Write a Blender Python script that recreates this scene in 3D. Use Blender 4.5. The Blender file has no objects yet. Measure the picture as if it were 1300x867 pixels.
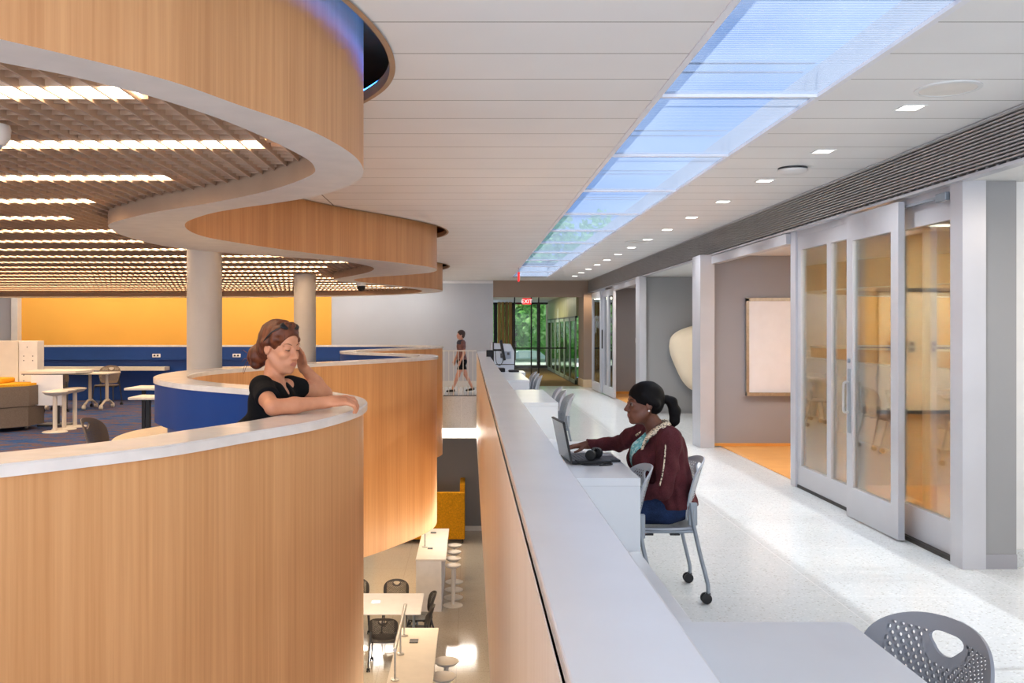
import bpy, bmesh, math, random
import numpy as np
from mathutils import Vector, Matrix
random.seed(7)
PI = math.pi
SC = bpy.context.scene
COL = SC.collection
H = 1.65            # eye height above the upper floor
F = 1150.0          # focal length in pixels of the 1300 px wide frame

# ------------------------------------------------------------------ colours / node helpers
def lin(c):
    return tuple(((v / 255.0) / 12.92 if v / 255.0 <= 0.04045 else ((v / 255.0 + 0.055) / 1.055) ** 2.4) for v in c)

def rgba(c):
    return (*lin(c), 1.0)

class NT:
    """small node-tree writer"""
    def __init__(s, name):
        s.m = bpy.data.materials.new(name); s.m.use_nodes = True
        s.t = s.m.node_tree; s.t.nodes.clear()
        s.out = s.n('ShaderNodeOutputMaterial')
    def n(s, typ, **kw):
        nd = s.t.nodes.new(typ)
        for k, v in kw.items(): setattr(nd, k, v)
        return nd
    def link(s, a, b): s.t.links.new(a, b)
    def put(s, sock, v):
        if hasattr(v, 'is_output') or isinstance(v, bpy.types.NodeSocket): s.link(v, sock)
        else: sock.default_value = v
    def math(s, op, a, b=0.0, c=None):
        nd = s.n('ShaderNodeMath', operation=op)
        s.put(nd.inputs[0], a); s.put(nd.inputs[1], b)
        if c is not None: s.put(nd.inputs[2], c)
        return nd.outputs[0]
    def obj(s):
        return s.n('ShaderNodeTexCoord').outputs['Object']
    def xyz(s, v):
        nd = s.n('ShaderNodeSeparateXYZ'); s.link(v, nd.inputs[0]); return nd.outputs
    def mapping(s, v, scale):
        nd = s.n('ShaderNodeMapping'); s.link(v, nd.inputs['Vector']); nd.inputs['Scale'].default_value = scale
        return nd.outputs[0]
    def noise(s, v, scale=5.0, detail=3.0, rough=0.5):
        nd = s.n('ShaderNodeTexNoise'); s.link(v, nd.inputs['Vector'])
        nd.inputs['Scale'].default_value = scale; nd.inputs['Detail'].default_value = detail
        nd.inputs['Roughness'].default_value = rough
        return nd.outputs['Fac']
    def ramp(s, f, stops):
        nd = s.n('ShaderNodeValToRGB'); s.link(f, nd.inputs[0])
        e = nd.color_ramp.elements
        while len(e) < len(stops): e.new(0.5)
        for k, (p, c) in enumerate(stops):
            e[k].position = p; e[k].color = rgba(c) if len(c) == 3 else c
        return nd.outputs[0]
    def mix(s, f, a, b):
        nd = s.n('ShaderNodeMix', data_type='RGBA')
        s.put(nd.inputs[0], f); s.put(nd.inputs[6], rgba(a) if isinstance(a, tuple) and len(a) == 3 else a)
        s.put(nd.inputs[7], rgba(b) if isinstance(b, tuple) and len(b) == 3 else b)
        return nd.outputs[2]
    def bump(s, f, strength=0.2, dist=0.01):
        nd = s.n('ShaderNodeBump'); s.link(f, nd.inputs['Height'])
        nd.inputs['Strength'].default_value = strength; nd.inputs['Distance'].default_value = dist
        return nd.outputs[0]
    def bsdf(s, col, rough=0.5, metal=0.0, spec=0.5, normal=None, **kw):
        b = s.n('ShaderNodeBsdfPrincipled')
        s.put(b.inputs['Base Color'], rgba(col) if isinstance(col, tuple) and len(col) == 3 else col)
        s.put(b.inputs['Roughness'], rough); b.inputs['Metallic'].default_value = metal
        b.inputs['Specular IOR Level'].default_value = spec
        if normal is not None: s.link(normal, b.inputs['Normal'])
        for k, v in kw.items(): s.put(b.inputs[k], v)
        return b.outputs[0]
    def done(s, shader):
        s.link(shader, s.out.inputs['Surface']); return s.m

def plain(name, col, rough=0.5, metal=0.0, spec=0.5, var=0.04, nscale=6.0):
    t = NT(name); f = t.noise(t.obj(), nscale, 4)
    a = tuple(max(0, c * (1 - var)) for c in col); b = tuple(min(255, c * (1 + var)) for c in col)
    return t.done(t.bsdf(t.ramp(f, [(0.3, a), (0.7, b)]), rough, metal, spec))

def emis(name, col, strength):
    t = NT(name); e = t.n('ShaderNodeEmission'); e.inputs[0].default_value = rgba(col); e.inputs[1].default_value = strength
    return t.done(e.outputs[0])

def wood(name, dark, light, fine=55.0, broad=7.0, rough=0.42, band=0.0):
    t = NT(name); o = t.obj()
    f1 = t.noise(t.mapping(o, (fine, fine, 0.9)), 1.0, 4, 0.6)
    f2 = t.noise(t.mapping(o, (broad, broad, 0.05)), 1.0, 2, 0.5)
    f = t.math('ADD', t.math('MULTIPLY', f1, 0.55), t.math('MULTIPLY', f2, 0.45))
    return t.done(t.bsdf(t.ramp(f, [(0.36, dark), (0.62, light)]), rough, 0, 0.35))

MAT = {}
def build_mats():
    M = MAT
    # ceiling planks with dark reveals
    t = NT('ceiling planks'); x, y, z = t.xyz(t.obj())
    fr = t.math('FRACT', t.math('DIVIDE', t.math('ADD', y, 40 * 0.461 - 4.02 + 0.004), 0.461))
    g = t.math('LESS_THAN', fr, 0.016)
    gx = t.math('LESS_THAN', t.math('ABSOLUTE', t.math('ADD', x, 1.51)), 0.006)
    gg = t.math('MAXIMUM', g, gx)
    nz = t.noise(t.obj(), 1.3, 2)
    M['ceil'] = t.done(t.bsdf(t.mix(gg, t.ramp(nz, [(0.3, (236, 235, 233)), (0.7, (241, 240, 238))]), (120, 112, 104)), 0.6, 0, 0.2))
    # terrazzo
    def terrazzo(name, base, chip1, chip2, rough, joint, jc):
        t = NT(name); o = t.obj(); x, y, z = t.xyz(o)
        v = t.n('ShaderNodeTexVoronoi'); t.link(o, v.inputs['Vector']); v.inputs['Scale'].default_value = 95
        sp = t.xyz(v.outputs['Color'])[0]
        c = t.ramp(sp, [(0.0, chip1), (0.10, base), (0.86, base), (1.0, chip2)])
        big = t.noise(o, 0.8, 2)
        c = t.mix(t.math('MULTIPLY', big, 0.12), c, chip2)
        jx = t.math('LESS_THAN', t.math('FRACT', t.math('DIVIDE', t.math('ADD', x, 60.0), joint)), 0.008 / joint)
        jy = t.math('LESS_THAN', t.math('FRACT', t.math('DIVIDE', t.math('ADD', y, 60.3), joint)), 0.008 / joint)
        c = t.mix(t.math('MULTIPLY', t.math('MAXIMUM', jx, jy), 0.55), c, jc)
        return t.done(t.bsdf(c, rough, 0, 0.5))
    M['terrazzo'] = terrazzo('white terrazzo', (208, 212, 212), (176, 176, 170), (226, 228, 226), 0.16, 1.22, (240, 240, 238))
    M['terrazzo_low'] = terrazzo('beige terrazzo', (196, 186, 170), (168, 156, 138), (206, 198, 184), 0.08, 1.22, (160, 150, 138))
    # carpet
    t = NT('streaked carpet'); o = t.obj()
    f = t.noise(t.mapping(o, (0.9, 3.4, 1)), 1.6, 5, 0.7); f2 = t.noise(t.mapping(o, (9, 30, 1)), 2.0, 3)
    ff = t.math('ADD', t.math('MULTIPLY', f, 0.8), t.math('MULTIPLY', f2, 0.2))
    M['carpet'] = t.done(t.bsdf(t.ramp(ff, [(0.38, (24, 54, 108)), (0.46, (50, 88, 140)), (0.50, (66, 72, 94)), (0.54, (122, 84, 66)), (0.59, (58, 78, 114)), (0.66, (34, 68, 120))]), 0.95, 0, 0.1))
    M['wood'] = wood('honey cherry veneer', (198, 144, 92), (218, 166, 114))
    M['wood_top'] = wood('honey cherry soffit veneer', (194, 140, 92), (214, 162, 112))
    M['maple'] = wood('pale maple veneer', (230, 223, 214), (240, 235, 228), 40, 5)
    M['beech'] = wood('beech laminate', (226, 200, 160), (236, 212, 174), 30, 4, 0.35)
    M['rim'] = plain('soffit rim plaster', (232, 226, 218), 0.6, 0, 0.2, 0.02)
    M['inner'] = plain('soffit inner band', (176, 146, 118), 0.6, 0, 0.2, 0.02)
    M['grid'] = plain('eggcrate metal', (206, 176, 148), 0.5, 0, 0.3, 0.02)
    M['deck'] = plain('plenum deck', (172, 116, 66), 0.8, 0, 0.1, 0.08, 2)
    M['dark'] = plain('dark void', (22, 22, 24), 0.8, 0, 0.2)
    M['solid'] = plain('white solid surface', (226, 229, 232), 0.22, 0, 0.5, 0.012, 3)
    M['cap'] = plain('pale quartz cap', (228, 224, 218), 0.2, 0, 0.5, 0.03, 9)
    M['blue'] = plain('royal blue paint', (18, 62, 132), 0.45, 0, 0.35, 0.03, 2)
    M['yellow'] = plain('golden wall', (244, 184, 84), 0.75, 0, 0.15, 0.015, 0.8)
    M['greywall'] = plain('cool grey wall', (196, 200, 208), 0.75, 0, 0.15, 0.015, 0.8)
    M['panelgrey'] = plain('grey wall panel', (150, 150, 150), 0.6, 0, 0.25, 0.015, 0.8)
    M['roomgrey'] = plain('warm grey wall', (158, 157, 161), 0.75, 0, 0.15, 0.015, 0.8)
    M['lowwall'] = plain('lower grey wall', (136, 130, 124), 0.75, 0, 0.15, 0.02, 0.8)
    M['taupe'] = plain('taupe wall', (160, 140, 124), 0.7, 0, 0.2, 0.02, 1)
    M['tan'] = plain('tan wall', (214, 188, 144), 0.75, 0, 0.15, 0.015, 0.8)
    M['cream'] = plain('cream board', (240, 226, 196), 0.4, 0, 0.4, 0.01)
    M['white'] = plain('white paint', (228, 228, 226), 0.55, 0, 0.3, 0.01)
    M['offwhite'] = plain('offwhite laminate', (222, 212, 198), 0.4, 0, 0.4, 0.015)
    M['alu'] = plain('satin aluminium', (196, 196, 200), 0.38, 0.25, 0.5, 0.02, 2)
    M['steel'] = plain('brushed steel', (190, 188, 184), 0.3, 0.9, 0.5, 0.05, 30)
    M['bronze'] = plain('dark bronze', (44, 38, 34), 0.45, 0.3, 0.5)
    M['orange'] = wood('orange sheet floor', (220, 154, 76), (232, 170, 92), 4, 1, 0.3)
    M['greyplastic'] = None
    M['black'] = plain('black plastic', (22, 22, 24), 0.45, 0, 0.4)
    M['darkgrey'] = plain('charcoal plastic', (62, 60, 60), 0.5, 0, 0.4)
    M['greymetal'] = plain('grey painted metal', (148, 156, 164), 0.35, 0.3, 0.5)
    M['dkmetal'] = plain('graphite painted metal', (72, 72, 74), 0.4, 0.3, 0.5)
    M['greyfabric'] = plain('taupe upholstery', (120, 108, 98), 0.9, 0, 0.1, 0.06, 60)
    M['yellowfabric'] = plain('yellow upholstery', (236, 172, 48), 0.9, 0, 0.1, 0.06, 60)
    M['mustard'] = plain('mustard upholstery', (206, 142, 24), 0.9, 0, 0.1, 0.10, 30)
    M['paperwhite'] = plain('paper', (236, 236, 240), 0.6, 0, 0.2, 0.01)
    M['copier'] = plain('copier casing', (206, 214, 224), 0.5, 0, 0.3, 0.01)
    M['copierdark'] = plain('copier grey', (150, 160, 176), 0.5, 0, 0.3, 0.01)
    M['colwhite'] = plain('column plaster', (206, 194, 178), 0.6, 0, 0.25, 0.01)
    M['light'] = emis('fixture lens', (255, 240, 222), 6.0)
    M['light_low'] = emis('bulkhead lens', (255, 246, 232), 3.2)
    M['tube'] = emis('linear lamp', (255, 226, 192), 8.5)
    M['tray'] = plain('lamp reflector', (244, 216, 186), 0.5, 0, 0.3, 0.01)
    M['dlight'] = emis('downlight lens', (255, 250, 240), 7.0)
    M['added_glow'] = emis('blue glow strip', (30, 105, 235), 38.0)
    M['exitred'] = emis('exit red', (235, 60, 60), 0.9)
    M['exitwhite'] = emis('exit lettering', (255, 225, 220), 1.1)
    # glass: clear pane with fresnel reflection
    def glass(name, tint, base=0.05, extra=1.0, rough=0.0):
        t = NT(name); tr = t.n('ShaderNodeBsdfTransparent'); tr.inputs[0].default_value = rgba(tint)
        gl = t.n('ShaderNodeBsdfGlossy'); gl.inputs['Roughness'].default_value = rough
        fr = t.n('ShaderNodeFresnel'); fr.inputs[0].default_value = 1.5
        f = t.math('MINIMUM', t.math('ADD', t.math('MULTIPLY', fr.outputs[0], extra), base), 0.9)
        mx = t.n('ShaderNodeMixShader'); t.put(mx.inputs[0], f)
        t.link(tr.outputs[0], mx.inputs[1]); t.link(gl.outputs[0], mx.inputs[2])
        return t.done(mx.outputs[0])
    M['glass'] = glass('clear glass', (246, 250, 248), 0.05, 1.3)
    M['greenglass'] = glass('green glass', (206, 224, 196), 0.015, 0.6)
    M['vestglass'] = glass('vestibule glass', (240, 248, 238), 0.01, 0.6)
    # skylight sheet: ribbed translucent polycarbonate
    t = NT('ribbed polycarbonate'); x, y, z = t.xyz(t.obj())
    rib = t.math('SINE', t.math('MULTIPLY', y, 2 * PI / 0.03))
    tr = t.n('ShaderNodeBsdfTransparent'); tr.inputs[0].default_value = (0.47, 0.52, 0.60, 1)
    df = t.n('ShaderNodeBsdfTranslucent'); df.inputs[0].default_value = rgba((196, 214, 240))
    rp = t.n('ShaderNodeBsdfGlossy'); rp.inputs[0].default_value = (0.8, 0.86, 0.95, 1); rp.inputs['Roughness'].default_value = 0.25
    m1 = t.n('ShaderNodeMixShader'); t.put(m1.inputs[0], t.math('ADD', 0.30, t.math('MULTIPLY', rib, 0.10)))
    t.link(tr.outputs[0], m1.inputs[1]); t.link(df.outputs[0], m1.inputs[2])
    m2 = t.n('ShaderNodeMixShader'); m2.inputs[0].default_value = 0.06
    t.link(m1.outputs[0], m2.inputs[1]); t.link(rp.outputs[0], m2.inputs[2])
    M['poly'] = t.done(m2.outputs[0])
    # perforated plastics for the chairs (pattern in the part's own coordinates)
    def perf(name, col, rough=0.4, plane='yz'):
        t = NT(name); x, y, z = t.xyz(t.obj())
        a, b = (y, z) if plane == 'yz' else (x, y)
        s = 0.021
        def dots(ox, oy):
            u = t.math('SUBTRACT', t.math('FRACT', t.math('ADD', t.math('DIVIDE', a, s), ox + 50)), 0.5)
            v = t.math('SUBTRACT', t.math('FRACT', t.math('ADD', t.math('DIVIDE', b, s * 1.5), oy + 50)), 0.5)
            v = t.math('MULTIPLY', v, 1.5)
            return t.math('LESS_THAN', t.math('ADD', t.math('MULTIPLY', u, u), t.math('MULTIPLY', v, v)), 0.095)
        d = t.math('MAXIMUM', dots(0, 0), dots(0.5, 0.5))
        if plane == 'yz':
            ins = t.math('MULTIPLY', t.math('LESS_THAN', t.math('ABSOLUTE', a), 0.172), t.math('LESS_THAN', b, 0.805))
            ins = t.math('MULTIPLY', ins, t.math('GREATER_THAN', b, 0.53))
            hx = t.math('DIVIDE', a, 0.075); hz = t.math('DIVIDE', t.math('SUBTRACT', b, 0.778), 0.052)
            ins = t.math('MULTIPLY', ins, t.math('GREATER_THAN', t.math('ADD', t.math('MULTIPLY', hx, hx), t.math('MULTIPLY', hz, hz)), 1.0))
        else:
            ins = t.math('MULTIPLY', t.math('LESS_THAN', t.math('ABSOLUTE', a), 0.15), t.math('LESS_THAN', t.math('ABSOLUTE', b), 0.15))
        d = t.math('MULTIPLY', d, ins)
        sh = t.bsdf(col, rough, 0, 0.4)
        tr = t.n('ShaderNodeBsdfTransparent'); mx = t.n('ShaderNodeMixShader')
        t.put(mx.inputs[0], d); t.link(sh, mx.inputs[1]); t.link(tr.outputs[0], mx.inputs[2])
        return t.done(mx.outputs[0])
    for nm, c in (('light', (172, 178, 186)), ('slate', (142, 145, 151)), ('char', (70, 66, 64)), ('brown', (124, 108, 94))):
        M['perf_' + nm] = perf('perforated shell ' + nm, c)
        M['seat_' + nm] = perf('perforated seat ' + nm, c, 0.4, 'xy')
    # louvre slats
    M['slat'] = plain('louvre slat', (176, 172, 170), 0.5, 0.1, 0.3, 0.03)
    M['louvreback'] = plain('louvre backing', (92, 90, 90), 0.8, 0, 0.1)
    # people
    t = NT('olive grained panel'); o = t.obj()
    f = t.noise(t.mapping(o, (3, 3, 0.3)), 2.0, 3)
    M['olive'] = t.done(t.bsdf(t.ramp(f, [(0.35, (138, 132, 92)), (0.65, (158, 150, 108))]), 0.4, 0, 0.4))
    M['mat'] = plain('entrance mat', (112, 92, 62), 0.95, 0, 0.1, 0.08, 40)
    # foliage
    t = NT('leaf green'); o = t.obj()
    f = t.noise(o, 1.4, 4)
    c = t.ramp(f, [(0.3, (112, 172, 98)), (0.5, (164, 212, 134)), (0.72, (208, 238, 176))])
    b = t.n('ShaderNodeBsdfDiffuse'); t.link(c, b.inputs[0]); tl = t.n('ShaderNodeBsdfTranslucent'); t.link(c, tl.inputs[0])
    mx = t.n('ShaderNodeMixShader'); mx.inputs[0].default_value = 0.4
    t.link(b.outputs[0], mx.inputs[1]); t.link(tl.outputs[0], mx.inputs[2])
    M['leaf'] = t.done(mx.outputs[0])
    M['bark'] = wood('bark', (70, 58, 48), (118, 104, 92), 9, 3, 0.9)
    M['lawn'] = plain('lawn grass', (92, 140, 70), 0.95, 0, 0.1, 0.2, 4)
    M['road'] = plain('pale concrete drive', (205, 202, 200), 0.9, 0, 0.1, 0.04)
    M['carred'] = plain('red car paint', (180, 40, 44), 0.3, 0, 0.5)
build_mats()

# ------------------------------------------------------------------ mesh helpers
class MB:
    def __init__(s): s.bm = bmesh.new(); s.mi = 0
    def face(s, vs, mi=None):
        try:
            f = s.bm.faces.new(vs); f.material_index = s.mi if mi is None else mi; return f
        except ValueError: return None
    def box(s, x0, x1, y0, y1, z0, z1, rot=None, piv=None):
        p = [Vector((x, y, z)) for z in (z0, z1) for y in (y0, y1) for x in (x0, x1)]
        if rot is not None:
            c = Vector(piv) if piv is not None else Vector(((x0 + x1) / 2, (y0 + y1) / 2, (z0 + z1) / 2))
            p = [c + rot @ (q - c) for q in p]
        v = [s.bm.verts.new(q) for q in p]
        for f in ((0, 2, 3, 1), (4, 5, 7, 6), (0, 1, 5, 4), (2, 6, 7, 3), (0, 4, 6, 2), (1, 3, 7, 5)):
            s.face([v[i] for i in f])
        return s
    def rbox(s, x0, x1, y0, y1, z0, z1, r=0.01, seg=2):
        b = bmesh.new(); m = MB.__new__(MB); m.bm = b; m.mi = s.mi; m.box(x0, x1, y0, y1, z0, z1)
        bmesh.ops.bevel(b, geom=list(b.edges), offset=r, segments=seg, affect='EDGES', profile=0.5)
        s.merge(b); return s
    def merge(s, b, M=None):
        mp = {}
        for v in b.verts: mp[v] = s.bm.verts.new(M @ v.co if M is not None else v.co)
        for f in b.faces: s.face([mp[v] for v in f.verts])
        b.free()
    def prism(s, pts, z0, z1):
        lo = [s.bm.verts.new((x, y, z0)) for x, y in pts]; hi = [s.bm.verts.new((x, y, z1)) for x, y in pts]
        n = len(pts); s.face(lo[::-1]); s.face(hi)
        for i in range(n): s.face([lo[i], lo[(i + 1) % n], hi[(i + 1) % n], hi[i]])
        return s
    def tube(s, pts, r, seg=10, cap=True, radii=None):
        pts = [Vector(p) for p in pts]; n = len(pts); rings = []
        up = Vector((0.13, 0.21, 0.97)).normalized()
        prev = None
        for i, p in enumerate(pts):
            d = (pts[min(i + 1, n - 1)] - pts[max(i - 1, 0)]).normalized()
            if prev is None:
                a = d.cross(up) if abs(d.dot(up)) < 0.97 else d.cross(Vector((1, 0, 0)))
            else: a = prev - d * prev.dot(d)
            a.normalize(); prev = a; b = d.cross(a)
            rr = radii[i] if radii else r
            rings.append([s.bm.verts.new(p + (a * math.cos(2 * PI * k / seg) + b * math.sin(2 * PI * k / seg)) * rr) for k in range(seg)])
        for i in range(n - 1):
            for k in range(seg): s.face([rings[i][k], rings[i][(k + 1) % seg], rings[i + 1][(k + 1) % seg], rings[i + 1][k]])
        if cap: s.face(rings[0][::-1]); s.face(rings[-1])
        return s
    def lathe(s, prof, c=(0, 0, 0), seg=24, axis='z'):
        rings = []
        for r, h in prof:
            ring = []
            for k in range(seg):
                a = 2 * PI * k / seg
                q = (r * math.cos(a), r * math.sin(a), h)
                if axis == 'y': q = (q[0], q[2], q[1])
                if axis == 'x': q = (q[2], q[0], q[1])
                ring.append(s.bm.verts.new((c[0] + q[0], c[1] + q[1], c[2] + q[2])))
            rings.append(ring)
        for i in range(len(rings) - 1):
            for k in range(seg): s.face([rings[i][k], rings[i][(k + 1) % seg], rings[i + 1][(k + 1) % seg], rings[i + 1][k]])
        s.face(rings[0][::-1]); s.face(rings[-1]); return s
    def strip(s, A, B):
        """quads between two equal-length point lists"""
        a = [s.bm.verts.new(p) for p in A]; b = [s.bm.verts.new(p) for p in B]
        for i in range(len(a) - 1): s.face([a[i], a[i + 1], b[i + 1], b[i]])
        return s
    def quad(s, *p):
        s.face([s.bm.verts.new(q) for q in p]); return s
    def build(s, name, mats, parent=None, smooth=None, loc=None, recalc=True):
        if recalc: bmesh.ops.recalc_face_normals(s.bm, faces=list(s.bm.faces))
        me = bpy.data.meshes.new(name); s.bm.to_mesh(me); s.bm.free()
        for m in (mats if isinstance(mats, (list, tuple)) else [mats]): me.materials.append(m)
        return link(name, me, parent, smooth, loc)

def link(name, me, parent=None, smooth=None, loc=None):
    o = bpy.data.objects.new(name, me); COL.objects.link(o)
    if smooth is not None:
        me.polygons.foreach_set('use_smooth', [True] * len(me.polygons))
        if smooth < 179:
            try: me.set_sharp_from_angle(angle=math.radians(smooth))
            except Exception: pass
    if parent is not None: o.parent = parent
    if loc is not None: o.location = loc
    return o

def tag(o, label=None, cat=None, group=None, kind=None):
    if label: o['label'] = label
    if cat: o['category'] = cat
    if group: o['group'] = group
    if kind: o['kind'] = kind
    return o

def thing(name, label, cat, loc=(0, 0, 0), rz=0.0, group=None):
    o = bpy.data.objects.new(name, None); COL.objects.link(o); o.location = loc; o.rotation_euler = (0, 0, rz)
    o.empty_display_size = 0.1
    return tag(o, label, cat, group)

def copy_tree(o, parent=None):
    c = o.copy(); COL.objects.link(c); c.parent = parent
    for ch in [q for q in list(o.children)]: copy_tree(ch, c)
    return c

def struct(mb, name, m, **kw):
    o = mb.build(name, m, **kw); o['kind'] = 'structure'; return o

def area(name, loc, sx, sy, power, col=(255, 255, 255), rot=(0, 0, 0), spread=PI):
    L = bpy.data.lights.new(name, 'AREA'); L.shape = 'RECTANGLE'; L.size = sx; L.size_y = sy; L.energy = power
    L.color = lin(col); L.spread = spread
    o = bpy.data.objects.new(name, L); COL.objects.link(o); o.location = loc; o.rotation_euler = rot; return o

def at(u, v, Y):
    return Vector(((u - 597) * Y / F, Y, H - (v - 417) * Y / F))

def catmull(P, n=10):
    P = [Vector(p) for p in P]; out = []
    Q = [P[0] * 2 - P[1]] + P + [P[-1] * 2 - P[-2]]
    for i in range(1, len(Q) - 2):
        a, b, c, d = Q[i - 1], Q[i], Q[i + 1], Q[i + 2]
        for k in range(n):
            t = k / n
            out.append(0.5 * ((2 * b) + (c - a) * t + (2 * a - 5 * b + 4 * c - d) * t * t + (3 * b - a - 3 * c + d) * t ** 3))
    out.append(P[-1].copy()); return out

def offset(path, d):
    """d > 0 : to the right-hand (walkway) side of a path that runs away from the camera"""
    out = []
    for i, p in enumerate(path):
        t = (path[min(i + 1, len(path) - 1)] - path[max(i - 1, 0)]); t = Vector((t.x, t.y)).normalized()
        out.append(Vector((p.x + t.y * d, p.y - t.x * d)))
    return out

def z3(path, z): return [(p.x, p.y, z) for p in path]
ORD = 'first second third fourth fifth sixth seventh eighth ninth tenth eleventh twelfth thirteenth fourteenth fifteenth sixteenth seventeenth eighteenth nineteenth twentieth'.split()
# ------------------------------------------------------------------ plan curves of the wave
RIM_OUT = catmull([(-2.3, -3.2), (-1.0, -1.6), (-0.75, -0.6), (-1.6, 0.15), (-2.35, 0.75), (-2.15, 1.4), (-1.75, 2.12), (-1.33, 2.57), (-1.02, 2.96), (-.855, 3.31), (-.65, 3.79),
    (-.545, 4.42), (-.62, 5.02), (-.93, 5.58), (-1.28, 5.93), (-1.6, 6.2), (-1.92, 6.55), (-2.25, 7.14), (-2.38, 7.92), (-2.23, 8.65), (-1.7, 9.93),
    (-.945, 11.2), (-.5, 12.25), (-.55, 13.2), (-.99, 13.87), (-1.5, 14.4), (-1.88, 14.97), (-1.98, 15.6), (-1.79, 16.35), (-1.2, 17.75), (-.75, 18.8),
    (-.6, 19.6), (-.75, 20.6), (-1.2, 21.4), (-1.95, 22.2), (-3.0, 23.0), (-4.3, 23.65), (-6.5, 24.05), (-13.88, 24.25)], 12)
RIM_IN = catmull([(-2.8, -3.2), (-1.5, -1.6), (-1.2, -0.6), (-2.1, 0.2), (-2.85, 0.8), (-2.55, 1.55), (-1.95, 2.3), (-1.45, 2.79), (-1.28, 2.97), (-1.1, 3.26), (-.94, 3.67),
    (-.81, 4.25), (-.79, 4.58), (-.87, 4.88), (-1.21, 5.40), (-1.68, 5.9), (-2.21, 6.37), (-2.58, 6.78), (-2.85, 7.14), (-2.98, 7.54), (-3.08, 8.16),
    (-3.06, 8.9), (-2.91, 9.38), (-2.55, 9.95), (-1.85, 10.68), (-1.53, 11.2), (-1.35, 11.8), (-1.33, 12.5), (-1.58, 13.47), (-2.2, 14.9), (-2.3, 15.3),
    (-2.27, 15.8), (-1.98, 16.6), (-1.5, 17.9), (-1.1, 19.1), (-1.07, 20.0), (-1.3, 21.0), (-2.05, 21.9), (-3.94, 22.8), (-8, 23.2), (-13.88, 23.3)], 12)
PAR = catmull([(-2.3, -3.2), (-1.0, -1.6), (-0.75, -0.6), (-1.6, 0.15), (-2.35, 0.75), (-2.15, 1.4), (-1.75, 2.12), (-1.33, 2.57), (-1.02, 2.96), (-.855, 3.31), (-.65, 3.79),
    (-.545, 4.42), (-.62, 5.02), (-.93, 5.58), (-1.28, 5.93), (-1.6, 6.2), (-1.92, 6.55), (-2.25, 7.14), (-2.38, 7.92), (-2.23, 8.65), (-1.7, 9.93),
    (-.945, 11.2), (-.5, 12.25), (-.55, 13.2), (-.99, 13.87), (-1.5, 14.4), (-1.88, 14.97), (-1.98, 15.6), (-1.79, 16.35), (-1.2, 17.75), (-.75, 18.8),
    (-.6, 19.6), (-.85, 20.4), (-1.5, 20.85), (-2.6, 21.0), (-6, 21.02), (-13.9, 21.02)], 12)

def func_of_y(path):
    ys = np.maximum.accumulate(np.array([p.y for p in path]) + np.arange(len(path)) * 1e-7); xs = np.array([p.x for p in path])
    return lambda y: float(np.interp(y, ys, xs))
XIN = func_of_y(RIM_IN); XOUT = func_of_y(RIM_OUT)
Z_RIM, Z_CEIL, Z_GRID, CAP = 2.47, 3.01, 2.575, 1.268
Z_LOW, Z_SKIRT = -3.7, -1.05

# ------------------------------------------------------------------ soffit (wave)
soffit = thing('wave_soffit', 'serpentine wood-faced ceiling soffit with pale underside above the curved balcony', 'soffit', (0, 0, 2.47))
def at_soffit(o): o.parent = soffit; o.matrix_parent_inverse = Matrix.Translation((0, 0, -2.47)); return o
mb = MB(); mb.strip(z3(RIM_OUT, Z_RIM), z3(RIM_OUT, 3.47))
at_soffit(mb.build('wood_fascia', MAT['wood_top'], smooth=60))
# pale ring under the wave: polygon between the two curves
def ring_poly(mb, A, B, z):
    ys = sorted(set([round(p.y, 4) for p in A] + [round(p.y, 4) for p in B]))
    fa, fb = func_of_y(A), func_of_y(B)
    ys = [y for y in ys if y <= min(A[-1].y, B[-1].y)]
    mb.strip([(fa(y), y, z) for y in ys], [(fb(y), y, z) for y in ys]); return ys
mb = MB(); ring_poly(mb, RIM_OUT, RIM_IN, Z_RIM)
ys = [p.y for p in RIM_OUT if p.y > 23.3]
mb.strip([(-13.88, y, Z_RIM) for y in [23.3] + ys], [(XOUT(y), y, Z_RIM) for y in [23.3] + ys])
at_soffit(mb.build('rim', MAT['rim'], recalc=False))
mb = MB(); mb.strip(z3(RIM_IN, Z_RIM), z3(RIM_IN, 2.96))
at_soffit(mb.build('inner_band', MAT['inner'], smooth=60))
ROWY = [0.55 + 1.02 * k for k in range(22)]
def row_end(y): return XIN(y) - [0.27, 0.45, 0.28, 0.36][ROWY.index(y) % 4]
# eggcrate grid above the ring, clipped to the inner curve
mb = MB(); S = 0.1; hb, th = 0.04, 0.004
y = 0.4
while y < 23.25:
    
    if not any(abs(y - r) < 0.125 for r in ROWY): mb.box(-13.7, XIN(y) + 0.02, y - th, y + th, Z_GRID + 0.018, Z_GRID + hb + 0.012)
    else:
        xe = row_end(min(ROWY, key=lambda r: abs(r - y))); mb.box(xe + 0.03, XIN(y) + 0.02, y - th, y + th, Z_GRID + 0.018, Z_GRID + hb + 0.012)
    y += S
ysamp = np.arange(0.4, 23.25, 0.02); xin = np.array([XIN(q) for q in ysamp])
x = -13.65
while x < -0.8:
    ok = xin > x - 0.01; i = 0
    while i < len(ok):
        if ok[i]:
            j = i
            while j + 1 < len(ok) and ok[j + 1]: j += 1
            if j > i: mb.box(x - th, x + th, ysamp[i], ysamp[j], Z_GRID + 0.001, Z_GRID + hb - 0.001)
            i = j + 1
        else: i += 1
    x += S
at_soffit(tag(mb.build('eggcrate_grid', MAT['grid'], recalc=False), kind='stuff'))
mb = MB(); mb.box(-13.9, 0.9, -3.5, 24.3, 3.5, 3.56)
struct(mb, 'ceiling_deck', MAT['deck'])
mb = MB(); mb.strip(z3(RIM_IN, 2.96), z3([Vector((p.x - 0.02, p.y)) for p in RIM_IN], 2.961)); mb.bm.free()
mb = MB(); ysd = [p.y for p in RIM_IN]
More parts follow.
